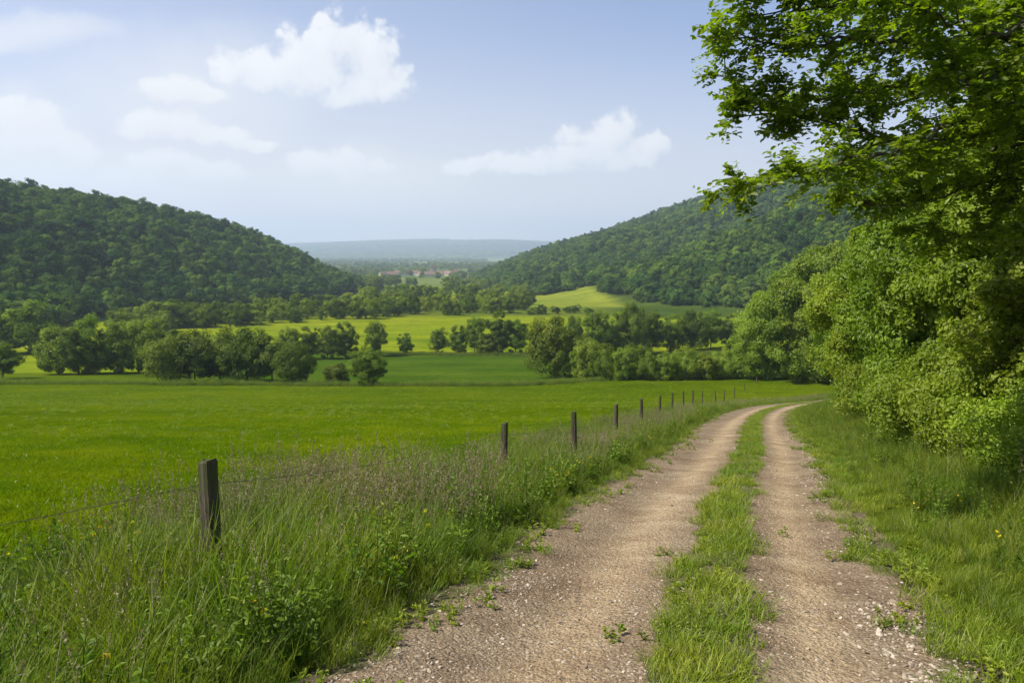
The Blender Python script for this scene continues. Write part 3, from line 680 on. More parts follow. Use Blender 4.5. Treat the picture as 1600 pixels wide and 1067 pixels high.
LOWV = variant('tangled bush', 66, 2.1, 3.6, .0, 150, 26000, .075, M['leaf_hedge'], cr=.2, rough=.25, hexa=True, shell=.3, r0=.03)
def plant(name, vr, px, py_base, py_top, label, cat, group=None, w=None, pos=None, part_names=('crown', 'trunk'), hs=None):
    if pos is None: x, y, z = ground_at(px, py_base)
    else: x, y = pos; z = gz(x, y)
    h = hs if hs else (py_base - py_top) / FPX * (y * math.cos(PITCH) - (z - EYE) * math.sin(PITCH))
    sz = h / vr['h']; sx = sz if w is None else (w / FPX * y) / vr['w']
    o = empty(name, (x, y, z - .05), rng.uniform(0, 6.28), (sx, sx, sz))
    link('crown', vr['crown'], o); link('trunk', vr['trunk'], o)
    return tag(o, label, cat, group)

# field shrubs (dark clump left of centre)
GB = 'dark shrubs clumped on the meadow edge'
for k, (px, b_, t_, w, lb) in enumerate([
    (268, 596, 528, 84, 'dark rounded shrub ending the meadow edge clump next to the tree row'),
    (305, 596, 517, 84, 'tall dark shrub second along the meadow edge clump'),
    (345, 595, 512, 88, 'tallest dark shrub in the middle of the meadow edge clump'),
    (385, 596, 518, 84, 'dark shrub just past the tallest one in the meadow edge clump'),
    (425, 597, 524, 80, 'lower dark shrub towards the small single trees in the meadow edge clump'),
    (462, 600, 534, 70, 'smallest dark shrub ending the meadow edge clump towards the small bushy tree')]):
    plant('field_shrub', SHRUB[k % 3], px, b_, t_, lb, 'shrub', GB, w)
plant('field_shrub', SHRUB[1], 527, 601, 566, 'small low dark bush beside the bushy small tree on the meadow edge', 'bush', None, 46)
plant('field_tree', TREE[3], 575, 602, 540, 'small bushy tree standing beside the low dark bush on the meadow edge', 'tree', None, 60)
plant('field_tree', TREE[1], 4, 592, 537, 'rounded tree cut by the frame at the outermost meadow edge below the dark wood', 'tree', None, 62)
# tree row beyond the meadow, left
GA = 'trees of the row between meadow and dark wood'
for k, (px, b_, t_, w, lb) in enumerate([
    (92, 585, 510, 70, 'first tree of the row beyond the meadow, at its open end by the bright gap'),
    (124, 585, 504, 66, 'second tree of the row beyond the meadow, tall with a rounded top'),
    (155, 584, 503, 64, 'third tree of the row beyond the meadow, narrow and leafy'),
    (186, 583, 502, 66, 'fourth tree of the row beyond the meadow, with open ground showing under it'),
    (216, 582, 500, 64, 'fifth tree of the row beyond the meadow, half shaded at its foot'),
    (246, 580, 498, 66, 'last tree of the row beyond the meadow, partly behind the dark shrubs')]):
    plant('row_tree', [HEDGE[0], TREE[3], HEDGE[1], TREE[0], HEDGE[0], TREE[2]][k], px, b_, t_, lb, 'tree', GA, w)
# second line of trees, behind the dark shaded field
GC = 'trees lining the far side of the shaded field'
for k, (px, b_, t_, w, lb) in enumerate([
    (452, 562, 512, 40, 'tree at the start of the shaded field line, behind the dark shrub clump'),
    (482, 561, 509, 36, 'second tree of the shaded field line behind the dark shrub clump'),
    (512, 561, 507, 38, 'tree in the shaded field line behind the small low dark bush'),
    (541, 560, 503, 42, 'broad tree in the shaded field line above the bushy small tree'),
    (588, 557, 503, 38, 'egg shaped tree standing just apart at the end of the shaded field line'),
    (634, 554, 519, 26, 'smallest tree standing alone in the gap of the shaded field line'),
    (685, 553, 511, 32, 'single upright tree between the smallest lone tree and the big tree clump'),
    (716, 553, 508, 36, 'tree at the near end of the big clump on the bright field edge'),
    (742, 553, 496, 38, 'tall tree second in the big clump on the bright field edge'),
    (778, 553, 485, 48, 'tallest tree in the middle of the big clump on the bright field edge'),
    (806, 553, 497, 42, 'rounded tree at the back end of the big clump on the bright field edge'),
    (760, 554, 520, 40, 'low tree at the front foot of the big clump on the bright field edge')]):
    plant('field_tree', TREE[(k + 1) % 4], px, b_, t_, lb, 'tree', GC, w)
plant('field_shrub', SHRUB[0], 866, 590, 500, 'big round dark shrub alone at the end of the hedge by the meadow', 'shrub', None, 92)
# trees behind the hedge
GF = 'trees behind the meadow hedge'
for k, (px, b_, t_, w, lb) in enumerate([
    (893, 556, 498, 40, 'dark tree rising just behind the big round shrub'),
    (932, 558, 488, 50, 'slim tree behind the hedge next to the big round shrub'),
    (962, 556, 486, 46, 'second tree behind the hedge, leaning against the tallest one'),
    (988, 556, 479, 46, 'tallest tree behind the hedge'),
    (1018, 553, 488, 46, 'tree behind the hedge just past the tallest one'),
    (1048, 550, 490, 46, 'rounded tree behind the middle of the hedge'),
    (1080, 547, 488, 46, 'broad tree behind the hedge beneath the wooded slope'),
    (1110, 545, 486, 46, 'dark tree behind the hedge near its field opening'),
    (1140, 544, 488, 40, 'last tree behind the hedge beside the large rounded shrubs')]):
    plant('field_tree', (TREE if k % 3 else SHRUB)[k % 3], px, b_, t_, lb, 'tree', GF, w)
# hedge along the meadow
GG = 'bushes of the hedge along the meadow'
for k, (px, b_, t_, w) in enumerate([(918, 593, 528, 52), (948, 594, 545, 44), (978, 594, 540, 46), (1010, 594, 548, 46), (1040, 594, 550, 44), (1070, 593, 548, 48), (1100, 593, 552, 44), (1130, 592, 550, 44), (1158, 592, 556, 42)]):
    lb = ['tallest pale bush at the round shrub end of the meadow hedge', 'second bush of the meadow hedge from the round shrub', 'third bush of the meadow hedge from the round shrub', 'fourth bush of the meadow hedge, low and pale green', 'middle bush of the meadow hedge, level topped', 'sixth bush of the meadow hedge from the round shrub', 'seventh bush of the meadow hedge from the round shrub', 'next to last bush of the meadow hedge before the large shrubs', 'last low bush of the meadow hedge touching the large shrubs'][k]
    plant('hedge_bush', HEDGE[k % 2], px, b_, t_, lb, 'bush', GG, w)
# large rounded shrubs at the bend
for k, (px, b_, t_, w, lb) in enumerate([
    (1196, 592, 462, 108, 'large rounded shrub with pale leaves at the hedge end of the track bend'),
    (1248, 593, 422, 140, 'largest dome shaped tree behind the track bend'),
    (1300, 595, 400, 150, 'tall leafy tree behind the bend, half hidden by roadside shrubs')]):
    plant('large_shrub' if k == 0 else 'bend_tree', BIG[k % 2], px, b_, t_, lb, 'shrub' if k == 0 else 'tree', 'big rounded shrubs and trees at the bend', w)
# roadside shrubs, a wall of leaves along the bank
for k, (x, y, h, lb) in enumerate([
    (19.4, 38.5, 7.6, 'roadside shrub farthest along the track, where it bends out of sight'),
    (16.8, 31, 7.9, 'tall yellow green roadside shrub next to last before the bend'),
    (14.8, 25, 8.0, 'broad yellow green roadside shrub behind the grassy bank'),
    (13.2, 20.5, 7.6, 'roadside shrub in the middle of the leafy wall beside the track'),
    (12.0, 16.8, 7.0, 'roadside shrub under the overhanging branches'),
    (11.2, 13.4, 6.4, 'nearest roadside shrub, cut by the frame under the overhanging branches'),
    (20.5, 29, 10.0, 'tall tree rising behind the broad roadside shrub'),
    (18.5, 21, 11, 'tall tree behind the leafy wall, under the overhanging crown')]):
    vr = NEAR[k % 2]; plant('roadside_shrub' if k < 6 else 'roadside_tree', vr, 0, 0, 0, lb, 'shrub' if k < 6 else 'tree', 'leafy wall of shrubs along the track', pos=(x, y), hs=h)

for k, (x, y, h, w_, lb) in enumerate([
    (9.9, 11.2, 4.6, 5.0, 'leafy shrub cut by the frame edge in front of the nearest roadside shrub'),
    (8.5, 12.6, 2.0, 3.4, 'low tangled bush at the foot of the nearest roadside shrub'),
    (9.2, 15.2, 2.2, 3.6, 'low tangled bush at the foot of the shrub under the branches'),
    (10.6, 18.8, 2.3, 3.8, 'low tangled bush at the foot of the middle roadside shrub'),
    (12.2, 23.2, 2.2, 3.8, 'low tangled bush in front of the broad roadside shrub'),
    (14.9, 29.2, 2.4, 3.6, 'low tangled bush at the bank end near the bend'),
    (7.7, 10.2, 1.5, 2.8, 'lowest tangled bush on the bank, nearest the frame corner')]):
    vr = NEAR[0] if k == 0 else LOWV; z = gz(x, y); o = empty('roadside_shrub' if k == 0 else 'tangled_bush', (x, y, z - .1), k * 1.3, (w_ / vr['w'], w_ / vr['w'], h / vr['h']))
    link('crown', vr['crown'], o); link('stems', vr['trunk'], o)
    tag(o, lb, 'shrub' if k == 0 else 'bush', 'leafy wall of shrubs along the track' if k == 0 else 'low tangled bushes on the bank')

# ------------------------------------------------------------------ overhanging tree
def unp(px, py, d):
    a = (px - 800) / FPX; b = (533.5 - py) / FPX
    return np.array([a * d, d * (math.cos(PITCH) + b * math.sin(PITCH)), EYE + d * (-math.sin(PITCH) + b * math.cos(PITCH))])
g = np.random.default_rng(77)
tx, ty = 8.6, 9.6; tz = gz(tx, ty)
A = Acc(); LV = Acc()
tp = np.array([[tx, ty, tz - .3], [tx + .05, ty, tz + 1.2], [tx - .1, ty - .05, tz + 2.6], [tx - .1, ty, tz + 4.2], [tx + .1, ty + .1, tz + 6.2], [tx, ty, tz + 8.5], [tx + .2, ty, tz + 10.5]])
q = cr_curve(tp, 5); V, F = tube(q, np.interp(np.arange(len(q)), [0, 3, len(q) - 1], [.42, .30, .05]), 12); TRK = Acc(); TRK.add(V, F)
limbs = []
def limb(zf, pts, r=.09): limbs.append((np.vstack([[tx, ty, tz + zf], pts]), r))
limb(3.0, [unp(1600, 78, 8.9), unp(1490, 78, 8.5), unp(1370, 62, 8.2), unp(1250, 70, 8.0), unp(1128, 58, 7.8)], .075)
limb(2.7, [unp(1600, 118, 8.6), unp(1520, 178, 8.3), unp(1420, 232, 8.0), unp(1340, 246, 7.8), unp(1250, 276, 7.6), unp(1150, 300, 7.5)], .065)
limb(2.9, [unp(1600, 128, 9.6), unp(1450, 130, 9.2), unp(1320, 150, 8.8), unp(1200, 150, 8.4), unp(1122, 118, 8.2)], .06)
limb(3.6, [unp(1600, 10, 8.6), unp(1430, 0, 8.3), unp(1300, 10, 8.1), unp(1170, 20, 7.9)], .07)
limb(3.8, [unp(1600, -80, 8.4), unp(1400, -70, 8.0), unp(1250, -50, 7.8), unp(1160, -20, 7.8)], .07)
limb(2.5, [unp(1620, 190, 9.4), unp(1500, 220, 9.0), unp(1400, 225, 8.8), unp(1290, 190, 8.5), unp(1200, 180, 8.3), unp(1135, 180, 8.2)], .06)
limb(2.4, [unp(1620, 230, 8.6), unp(1540, 280, 8.8), unp(1450, 310, 9.0), unp(1370, 320, 9.2), unp(1310, 300, 9.4)], .05)
limb(2.2, [unp(1640, 260, 8.6), unp(1570, 330, 8.8), unp(1500, 370, 9.2), unp(1430, 370, 9.6)], .05)
limb(3.2, [unp(1620, 60, 10.2), unp(1500, 110, 10.4), unp(1400, 160, 10.4), unp(1300, 100, 10.2)], .06)
limb(3.4, [unp(1640, 20, 10.8), unp(1500, 30, 10.8), unp(1380, 20, 10.6), unp(1260, 30, 10.4)], .06)
limb(2.6, [unp(1640, 190, 10.6), unp(1540, 240, 10.8), unp(1440, 270, 10.8), unp(1350, 270, 10.8)], .05)
limb(2.9, [unp(1650, 60, 7.4), unp(1560, 60, 7.0), unp(1450, 20, 6.9), unp(1380, -20, 6.8)], .05)
limb(2.6, [unp(1650, 170, 7.6), unp(1590, 170, 7.4), unp(1520, 130, 7.2), unp(1460, 100, 7.1)], .045)
nview = len(limbs)
for k in range(15):                      # the rest of the crown, beyond the frame
    a_ = R(g.uniform(-150, 150)) if k > 8 else R(g.uniform(-170, -100)); zf = g.uniform(3.2, 9.0); Lh = (4.6 - .28 * zf) * g.uniform(.8, 1.1) 
    dv = np.array([math.cos(a_), math.sin(a_), 0]); p0 = np.array([tx, ty, tz + zf])
    if k >= 20: dv = np.array([-1, g.uniform(-.6, .6), 0]); p0[2] = tz + g.uniform(5.5, 8.5)
    limb(p0[2] - tz, [p0 + dv * Lh * .35 + [0, 0, .5], p0 + dv * Lh * .7 + [0, 0, .9], p0 + dv * Lh + [0, 0, .9]], .06)
LP = []; LD = []; LN = []
def frame_dirs(t, n):
    r = g.normal(size=(n, 3)); return norm(r - t * (r @ t)[:, None])
for li, (P, r) in enumerate(limbs):
    q = cr_curve(P, 6); q[3:] += g.normal(size=q[3:].shape) * .025; ln = np.concatenate([[0], np.cumsum(np.linalg.norm(np.diff(q, axis=0), axis=1))])
    V, F = tube(q, np.interp(ln, [0, ln[-1] * .5, ln[-1]], [r, r * .5, .006]), 7); A.add(V, F)
    dens = 9.0 if li < nview else 3.0
    for s_ in np.arange(ln[-1] * .22, ln[-1] + .01, 1 / dens):
        p = np.array([np.interp(s_, ln, q[:, i]) for i in range(3)]); p2 = np.array([np.interp(s_ + .15, ln, q[:, i]) for i in range(3)]); p3 = np.array([np.interp(s_ - .15, ln, q[:, i]) for i in range(3)])
        t = norm(p2 - p3); sd = frame_dirs(t, 1)[0]; sd[2] *= .6
        Lb = g.uniform(.45, 1.0) * (1.05 - .65 * s_ / ln[-1]); dr = norm(t * g.uniform(.5, 1.1) + sd)
        e = p + dr * Lb + [0, 0, -.08 * Lb]; m_ = (p + e) / 2 + [0, 0, .04]
        b = cr_curve([p, m_, e], 4); V, F = tube(b, np.linspace(.009, .003, len(b)), 4); A.add(V, F)
        nt_ = 10 if li < nview else 6
        for k in range(nt_):
            u_ = g.uniform(.1, 1); bp_ = p * (1 - u_) + e * u_ + [0, 0, .04 * math.sin(3.14 * u_)]; td = norm(dr * g.uniform(.4, 1.2) + frame_dirs(dr, 1)[0] * g.uniform(.5, 1)); tl = g.uniform(.12, .30)
            nl = 9 if li < nview else 6
            T = np.linspace(.1, 1, nl)[:, None]; c = bp_ + td * T * tl + [0, 0, -.03] * T ** 2
            sg = np.where(np.arange(nl) % 2, 1, -1)[:, None]; sb = norm(np.cross(td, [0, 0, 1.]) + [1e-4, 0, 0])
            ld = norm(td * .6 + sb * sg + g.normal(size=(nl, 3)) * .3 + [0, 0, -.25])
            LP.append(c + ld * .04); LD.append(ld); LN.append(norm(np.array([[0, 0, 1.]]) + g.normal(size=(nl, 3)) * .45 + norm(np.array([[-.3, -.3, 0]])) * .15))
            if k % 2 == 0:
                V, F = tube(np.array([bp_, bp_ + td * tl]), [.003, .0015], 3); A.add(V, F)
LP, LD, LN = map(np.concatenate, (LP, LD, LN))
print('overhang leaves', len(LP))
V, F = leaves(LP, LN, g.uniform(.05, .098, len(LP)), g, .62, .10, tdir=LD, hexa=True)
tree = empty('broadleaf_tree', (0, 0, 0)); tag(tree, 'large broadleaf tree reaching its leafy branches over the bank from outside the frame', 'tree')
link('trunk', TRK.mesh('tree trunk', M['bark'], smooth_=True), tree)
link('branches', A.mesh('tree branches', M['bark'], smooth_=True), tree)
tn = np.clip(g.normal(.45, .2, len(LP)), 0, 1)
link('crown', mesh('tree crown', V, F, M['leaf_near'], tint=np.tile(tn, 2)), tree)

# ------------------------------------------------------------------ hillside woods and valley trees
WOOD = []
for k in range(5):
    gg = np.random.default_rng(90 + k)
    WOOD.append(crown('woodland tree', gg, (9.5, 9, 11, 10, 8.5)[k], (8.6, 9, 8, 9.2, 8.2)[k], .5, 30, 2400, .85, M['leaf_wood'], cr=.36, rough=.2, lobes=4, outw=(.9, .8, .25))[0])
g = np.random.default_rng(101)
def hexpts(x0, x1, y0, y1, sp):
    xs = np.arange(x0, x1, sp); ys = np.arange(y0, y1, sp * .87); X, Y = np.meshgrid(xs, ys); X = X + (np.arange(len(ys)) % 2)[:, None] * sp / 2
    X = X + g.normal(0, sp * .24, X.shape); Y = Y + g.normal(0, sp * .24, Y.shape); return X.ravel(), Y.ravel()
def visible(x, y, z, frac=.42):      # keep what could be seen from near the camera
    d = np.stack([x, y], -1); a = np.arctan2(x, y); return np.abs(a) < R(40)
def place_wood(x, y, kind, nkeep, label_i, group, label_s, exf=None):
    z = ground(x, y); k = visible(x, y, z); x, y, z = x[k], y[k], z[k]
    # drop trees hidden behind the hill's own shoulder
    keep = np.ones(len(x), bool)
    for f in (.97, .93, .88, .8):
        zr = EYE + (z + 14 - EYE) * f; keep &= ground(x * f, y * f) < zr + 3
    x, y, z = x[keep], y[keep], z[keep]
    r = np.hypot(x, y); o = np.argsort(r); x, y, z = x[o], y[o], z[o]
    idx = g.integers(0, 5, len(x)); sc = np.clip(g.lognormal(-.18, .22, len(x)), .5, 1.35); rz = g.uniform(0, 6.28, len(x))
    for i in range(min(nkeep, len(x))):
        ob = link('woodland_tree', WOOD[idx[i]], None, (x[i], y[i], z[i] - .5), rz[i], float(sc[i])); tag(ob, label_i, 'tree', group)
    n = nkeep; m = len(x) - n
    s3 = sc[n:]
    print(kind, len(x))
    scatter(kind, np.stack([x[n:], y[n:], z[n:] - .8], -1), idx[n:], np.stack([np.zeros(m), np.zeros(m), rz[n:]], -1), s3, WOOD, label_s)
x, y = hexpts(-900, -100, 190, 1100, 6.2); s_ = LF(y) - x; k = (s_ > 5) & (s_ < 460)
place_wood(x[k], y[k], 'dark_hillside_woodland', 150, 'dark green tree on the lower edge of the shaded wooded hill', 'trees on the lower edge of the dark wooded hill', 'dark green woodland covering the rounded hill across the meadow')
x, y = hexpts(-90, 1300, 330, 2000, 6.6); s1 = x - RF1(y); s2 = x - RF2(y)
toe = (y > 395) & (y < 575) & (x < 78) & (s1 < 22)
k = ((s1 > 7) | (s2 > 6)) & ~toe & (x < 1150)
k &= ~((y > 900) & (g.uniform(size=len(x)) < .35))
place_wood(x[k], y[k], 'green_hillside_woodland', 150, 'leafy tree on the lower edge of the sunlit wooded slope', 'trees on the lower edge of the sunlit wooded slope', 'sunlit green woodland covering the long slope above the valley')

FAR = [crown('valley tree', np.random.default_rng(110 + k), 8, (7, 6, 7.5, 6.5)[k], .0, 40, 3600, .5, M['leaf_valley'], cr=.32, rough=.22, shell=.2, outw=(.9, .7, .25))[0] for k in range(4)]
def belt(n, xs, front, back, hpx, label, group, minsep, seed, sc0=1.0):
    gg = np.random.default_rng(seed); out = []; tries = 0
    while len(out) < n and tries < 6000:
        tries += 1
        px = gg.uniform(xs[0], xs[1]); f = np.interp(px, *zip(*front)); b_ = np.interp(px, *zip(*back)); py = b_ + (f - b_) * gg.uniform() ** .8
        if any(abs(px - a) < minsep and abs(py - c) < minsep * .16 for a, c in out): continue
        out.append((px, py))
    for px, py in sorted(out, key=lambda t: -t[1]):
        x, y, z = ground_at(px, py); h = gg.uniform(*hpx)
        o = link('valley_tree', FAR[gg.integers(0, 4)], None, (x, y, z - .3), gg.uniform(0, 6.28), float(h / 8 * sc0)); tag(o, label, 'tree', group)
belt(150, (180, 830), [(180, 530), (250, 522), (330, 512), (430, 507), (520, 502), (600, 497), (700, 494), (830, 488)],
     [(180, 510), (250, 500), (330, 494), (430, 486), (520, 480), (600, 476), (700, 476), (830, 474)], (6, 10),
     'small tree in the belt of trees crossing the valley floor', 'trees of the belt crossing the valley floor', 11, 120)
belt(60, (566, 826), [(566, 474), (620, 470), (700, 470), (826, 472)], [(566, 462), (620, 464), (700, 458), (750, 446), (826, 457)], (6, 11),
     'tree in the dense stand at the narrow mouth of the valley', 'trees of the dense stand at the valley mouth', 9, 121)
for px, py, h, w, lb in [(830, 492, 3.6, 4.2, 'small dark bush at the tree clump end of the thin line between the bright fields'),
                          (846, 491, 5.0, 5.5, 'tallest dark bush in the thin line between the two bright fields'),
                          (868, 490, 4.2, 4.6, 'small round bush alone in the middle of the line between the bright fields'),
                          (888, 489, 4.0, 5.4, 'broad low bush third along the line between the two bright fields'),
                          (900, 489, 4.6, 4.8, 'bush touching the broad low one between the two bright fields'),
                          (920, 490, 3.4, 5.0, 'flat little bush ending the line between the two bright fields')]:
    x, y, z = ground_at(px, py); o = link('field_bush', FAR[px % 4], None, (x, y, z - .3), px * .1, (w / 7, w / 7, h / 8)); tag(o, lb, 'bush', 'bushes between the two bright fields')
x, y, z = ground_at(36, 553); o = link('woodland_tree', FAR[0], None, (x, y, z - .5), 1.0, (2.3, 2.3, 1.95)); tag(o, 'large pale crowned tree in front of the dark wood by the frame edge', 'tree')
x, y, z = ground_at(-20, 556); o = link('woodland_tree', FAR[2], None, (x, y, z - .5), 2.0, (2.2, 2.2, 1.7)); tag(o, 'shaded tree at the frame edge beside the large pale crowned tree', 'tree')
# far plain: tree lines and copses that read as one mass
g = np.random.default_rng(130); X = []; Y = []
for k in range(62):
    yy_ = math.exp(g.uniform(math.log(720), math.log(5200))); xc = g.uniform(-.30, .10) * yy_; ln = yy_ * g.uniform(.02, .09); an = g.normal(0, .25); m = int(18 + ln / 7)
    t = g.uniform(-1, 1, m); X.append(xc + t * ln * math.cos(an) + g.normal(0, 6, m)); Y.append(yy_ + t * ln * math.sin(an) + g.normal(0, .006 * yy_ + 6, m))
x, y = np.concatenate(X), np.concatenate(Y); vil = (np.abs(y - 1400) < 110) & (x < -100) & (x > -290) & (g.uniform(size=len(x)) < .6)
fld = (y > 540) & (y < 900) & (x / y > -.18) & (x / y < -.09)
hl, hr = rise(x, y); vil2 = (y > 1050) & (y < 1400) & (x / y > -.2) & (x / y < -.07) & (g.uniform(size=len(x)) < .75)
k = ~vil & ~vil2 & ~fld & (hl < 3) & (hr < 3); x, y = x[k], y[k]
scatter('far_copses', np.stack([x, y, ground(x, y) - .5], -1), g.integers(0, 4, len(x)), tilts(g, len(x), .02), g.uniform(.8, 1.5, len(x)) * (1 + y / 5000), FAR, 'tree lines and copses scattered over the far plain')
# wood on the far ridge
x, y = hexpts(-3600, 1500, 5600, 9700, 75)
k = (wob(x, y, 600, 2) > -.05) & (np.abs(x / y) < .5); x, y = x[k], y[k]
scatter('ridge_woodland', np.stack([x, y, ground(x, y) - 2], -1), g.integers(0, 4, len(x)), tilts(g, len(x), .02), np.stack([np.full(len(x), 9.), np.full(len(x), 6.), np.full(len(x), 2.4)], -1), FAR, 'wooded ground of the far blue ridge')

# ------------------------------------------------------------------ village
wm = simple_mat('plaster wall', [(.2, (.42, .36, .28)), (.8, (.62, .57, .48))], .3, .9, 0, tint=True)
rm = simple_mat('clay tile roof', [(.2, (.13, .08, .06)), (.8, (.21, .135, .10))], .6, .9, 0, tint=True)
def box(A, x0, x1, y0, y1, z0, z1, m=0):
    V = np.array([[x, y, z] for z in (z0, z1) for y in (y0, y1) for x in (x0, x1)], float)
    A.add(V, [[0, 1, 3, 2][::-1], [4, 5, 7, 6], [0, 1, 5, 4], [1, 3, 7, 5], [3, 2, 6, 7], [2, 0, 4, 6]], m)
gl = simple_mat('window glass', [(.3, (.03, .04, .05)), (.7, (.06, .07, .09))], 1, .3, 0)
def house_parts(w, d, h, rh):
    A = Acc(); box(A, -w/2, w/2, -d/2, d/2, -1, h)
    A.add(np.array([[-w/2, -d/2, h], [-w/2, d/2, h], [-w/2, 0, h + rh], [-w/2, 0, h + rh]]), [[0, 1, 2, 3]]); A.add(np.array([[w/2, -d/2, h], [w/2, d/2, h], [w/2, 0, h + rh], [w/2, 0, h + rh]]), [[0, 1, 2, 3]])
    B = Acc(); o = .4
    for s_ in (-1, 1):
        a = np.array([[-w/2-o, s_*(d/2+o), h-.3], [w/2+o, s_*(d/2+o), h-.3], [w/2+o, 0, h+rh+.05], [-w/2-o, 0, h+rh+.05]]); V = np.vstack([a, a + [0, 0, .3]])
        B.add(V, [[0, 1, 2, 3], [4, 5, 6, 7], [0, 1, 5, 4], [1, 2, 6, 5], [3, 0, 4, 7], [2, 3, 7, 6]])
    Wd = Acc()
    for fx in (-.3, 0, .3):
        for fz in ((.35, .75) if h > 4.5 else (.5,)): box(Wd, fx*w-.5, fx*w+.5, -d/2-.05, -d/2+.05, fz*h-.6, fz*h+.6)
    return A.mesh('house wall', wm), B.mesh('house roof', rm), Wd.mesh('house window', gl)
HP = [house_parts(14, 9, 5.5, 4.5), house_parts(10, 8, 4, 4), house_parts(20, 10, 4.5, 5)]
g = np.random.default_rng(140)
spots = [(598, 433), (606, 435), (612, 431), (620, 434), (627, 432), (633, 435), (641, 431), (648, 433), (655, 430), (660, 434), (668, 432), (684, 432), (691, 430), (697, 433), (703, 431), (630, 429), (645, 428), (662, 428), (688, 427), (612, 428)]
spots = [(599, 434), (607, 430), (614, 433), (622, 431), (634, 434), (641, 428), (649, 431), (657, 433), (664, 429), (685, 431), (692, 428), (700, 432), (708, 430), (627, 427), (671, 434), (714, 427)]
for k, (px, py) in enumerate(spots):
    y = 1400 + (433 - py) * 28 + g.normal(0, 8); x = (px - 800) / FPX * y; z = gz(x, y)
    o = empty('village_house', (x, y, z), g.normal(0, .5)); w_, r_, n_ = HP[k % 3]
    link('wall', w_, o); link('roof', r_, o); link('windows', n_, o)['kind'] = 'stuff'
    tag(o, 'small red roofed house in the distant village', 'house', 'red roofed houses of the distant village')
y = 1405; x = (676 - 800) / FPX * y; z = gz(x, y); o = empty('village_church', (x, y, z), .2); tag(o, 'pale church with pointed tower rising above the red village roofs', 'church')
A = Acc(); box(A, -3, 3, -3, 3, -1, 15); link('tower', A.mesh('church tower', wm), o)
A = Acc(); A.add(np.array([[-3.4, -3.4, 15], [3.4, -3.4, 15], [3.4, 3.4, 15], [-3.4, 3.4, 15], [0, 0, 24.]]), [[0, 1, 4, 4][:4], [1, 2, 4, 4], [2, 3, 4, 4], [3, 0, 4, 4]])
sp_ = mesh('church spire', np.array([[-3.4, -3.4, 15], [3.4, -3.4, 15], [3.4, 3.4, 15], [-3.4, 3.4, 15], [0, 0, 24.]]), [np.array([[0, 1, 4], [1, 2, 4], [2, 3, 4], [3, 0, 4]]), np.array([[3, 2, 1, 0]])], rm); link('spire', sp_, o)
w_, r_, n_ = HP[2]; link('nave_wall', w_, o, (12, 0, 0)); link('nave_roof', r_, o, (12, 0, 0))

# ------------------------------------------------------------------ fence
pm = bpy.data.materials.new('mossy post wood'); pm.use_nodes = True; nt = pm.node_tree; b = nt.nodes['Principled BSDF']; b.inputs['Roughness'].default_value = .95
tcn = N(nt, 'ShaderNodeTexCoord'); mp = N(nt, 'ShaderNodeMapping', i_Scale=(1, 1, .09)); L(nt, tcn.outputs['Object'], mp.inputs[0])
w1 = noise(nt, mp.outputs[0], 55, 6, .7); w2 = noise(nt, tcn.outputs['Object'], 9, 5, .65)
wood = ramp(nt, w1.outputs[0], [(.3, (.022, .016, .011)), (.55, (.085, .063, .042)), (.75, (.20, .16, .115))])
sz = N(nt, 'ShaderNodeSeparateXYZ'); L(nt, tcn.outputs['Object'], sz.inputs[0])
mossf = math_(nt, 'MULTIPLY', smooth(nt, math_(nt, 'ADD', w2.outputs[0], math_(nt, 'MULTIPLY', smooth(nt, sz.outputs[2], .80, 1.2), .30)), .60, .85), .75)
L(nt, mixc(nt, mossf, wood, (.06, .075, .012)), b.inputs['Base Color'])
bp = N(nt, 'ShaderNodeBump', i_Strength=.9, i_Distance=.012); L(nt, w1.outputs[0], bp.inputs['Height']); L(nt, bp.outputs[0], b.inputs['Normal'])
wire_m = simple_mat('rusty wire', [(.3, (.07, .055, .045)), (.7, (.16, .13, .11))], 60, .7, 0)
posts = [(-2.29, 5.4), (-.15, 11.8), (1.39, 15.9), (3.07, 21.3), (5.0, 27.8), (7.0, 34.3), (9.25, 41.8), (11.8, 49.8), (14.4, 57.8), (17.3, 65.8), (21, 74.8), (24.3, 83), (27.6, 90), (31.4, 98), (35.7, 106)]
def post_mesh(g, h, r):
    n = 14; zs = np.concatenate([[-.45], np.linspace(0, h - .02, 9), [h]]); th = np.linspace(0, 2 * math.pi, n, endpoint=False)
    prof = 1 + .10 * np.cos(4 * (th + .4)) + g.normal(0, .03, n)
    V = []
    for k, z in enumerate(zs):
        rr = r * prof * (1 + g.normal(0, .012, n)) * (1 - .05 * z / h) * (.90 if k == len(zs) - 1 else 1)
        V.append(np.stack([rr * np.cos(th), rr * np.sin(th), np.full(n, z) + (g.normal(0, .004, n) + .012 * np.cos(th)) * (k >= len(zs) - 2)], -1))
    V = np.vstack(V); i = np.arange(len(zs) - 1)[:, None] * n; j = np.arange(n)[None]; jn = (j + 1) % n
    F = np.stack([i + j, i + jn, i + n + jn, i + n + j], -1).reshape(-1, 4)
    cap = np.arange(n)[None] + (len(zs) - 1) * n
    return mesh('fence post', V, [F, cap], pm)
fence = empty('wire_fence', (posts[0][0], posts[0][1], gz(*posts[0]))); tag(fence, 'old wire fence on wooden posts running down the slope between verge and meadow', 'fence')
g = np.random.default_rng(150); tops = []; O = np.array(fence.location)
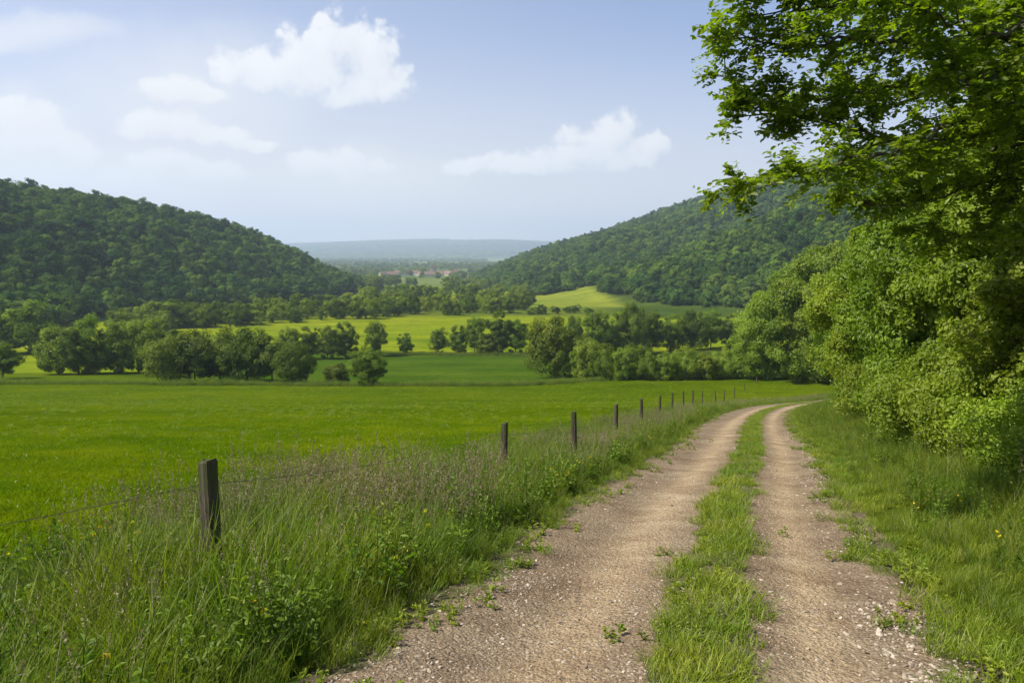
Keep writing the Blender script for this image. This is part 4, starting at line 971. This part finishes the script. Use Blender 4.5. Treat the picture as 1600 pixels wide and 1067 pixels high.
for k, (x, y) in enumerate(posts):
    z = gz(x, y)
    row = [718, 660, 643, 631, 622, 618, 613, 609.5, 608, 606, 605, 606, 604, 604, 604][k]
    dd = px_dir(800, row); ztop = EYE + dd[2] / dd[1] * y           # tops read off the photo
    h = float(np.clip(ztop - z, .95, 1.45)); print('post', k, round(ztop - z, 2))
    me = post_mesh(g, h, (.066, .058)[k % 2] if k else .068)
    p = link('post', me, fence, Vector((x, y, z)) - fence.location, g.uniform(0, 6)); p.rotation_euler = (g.normal(0, .025), g.normal(0, .025), g.uniform(0, 6))
    if k == 0: p['label'] = 'thick dark mossy post nearest the tall grass'
    tops.append((x, y, z, h))
for li, off in enumerate((.20, .58)):
    A = Acc(); B = Acc(); pts = []
    first = np.array(tops[0][:3]) + np.array([-4.2, -6.0, .75]); ends = [tuple(first[:2]) + (gz(first[0], first[1]), 1.15)] + tops
    for a, b_ in zip(ends[:-1], ends[1:]):
        p0 = np.array([a[0] - .07, a[1], a[2] + a[3] - off]); p1 = np.array([b_[0] - .07, b_[1], b_[2] + b_[3] - off]); n = 14
        for t in np.linspace(0, 1, n, endpoint=False):
            p = p0 * (1 - t) + p1 * t; p[2] -= .10 * 4 * t * (1 - t) * (1 + .3 * li); p[:2] += g.normal(0, .006, 2); pts.append(p)
    pts = np.array(pts + [p1]); V, F = tube(pts - O, np.full(len(pts), .0024), 4); A.add(V, F)
    ln = np.concatenate([[0], np.cumsum(np.linalg.norm(np.diff(pts, axis=0), axis=1))])
    for s_ in np.arange(.1, min(ln[-1], 40), .2):
        c = np.array([np.interp(s_, ln, pts[:, i]) for i in range(3)]) - O
        for q_ in range(2):
            d = norm(g.normal(size=3)) * .016; V, F = tube(np.array([c - d, c + d]), [.0016, .0008], 3); A.add(V, F)
    link('barbed_wire', A.mesh('barbed wire', wire_m), fence)

# ------------------------------------------------------------------ haze
HZ = 12400
hm = bpy.data.materials.new('haze'); hm.use_nodes = True; nt = hm.node_tree; nt.nodes.clear()
pv = N(nt, 'ShaderNodeVolumePrincipled'); pv.inputs['Color'].default_value = (.66, .79, .98, 1); pv.inputs['Density'].default_value = 1.6e-4; pv.inputs['Anisotropy'].default_value = .2
o_ = N(nt, 'ShaderNodeOutputMaterial'); L(nt, pv.outputs[0], o_.inputs['Volume'])
zlo = float(GZ.min()) - 1.5; zhi = float(GZ.max()) + 30
print('haze z', zlo, zhi)
A = Acc(); box(A, -HZ, HZ, -HZ, HZ, zlo, zhi)
o = link('haze', A.mesh('haze', hm)); tag(o, kind='stuff')
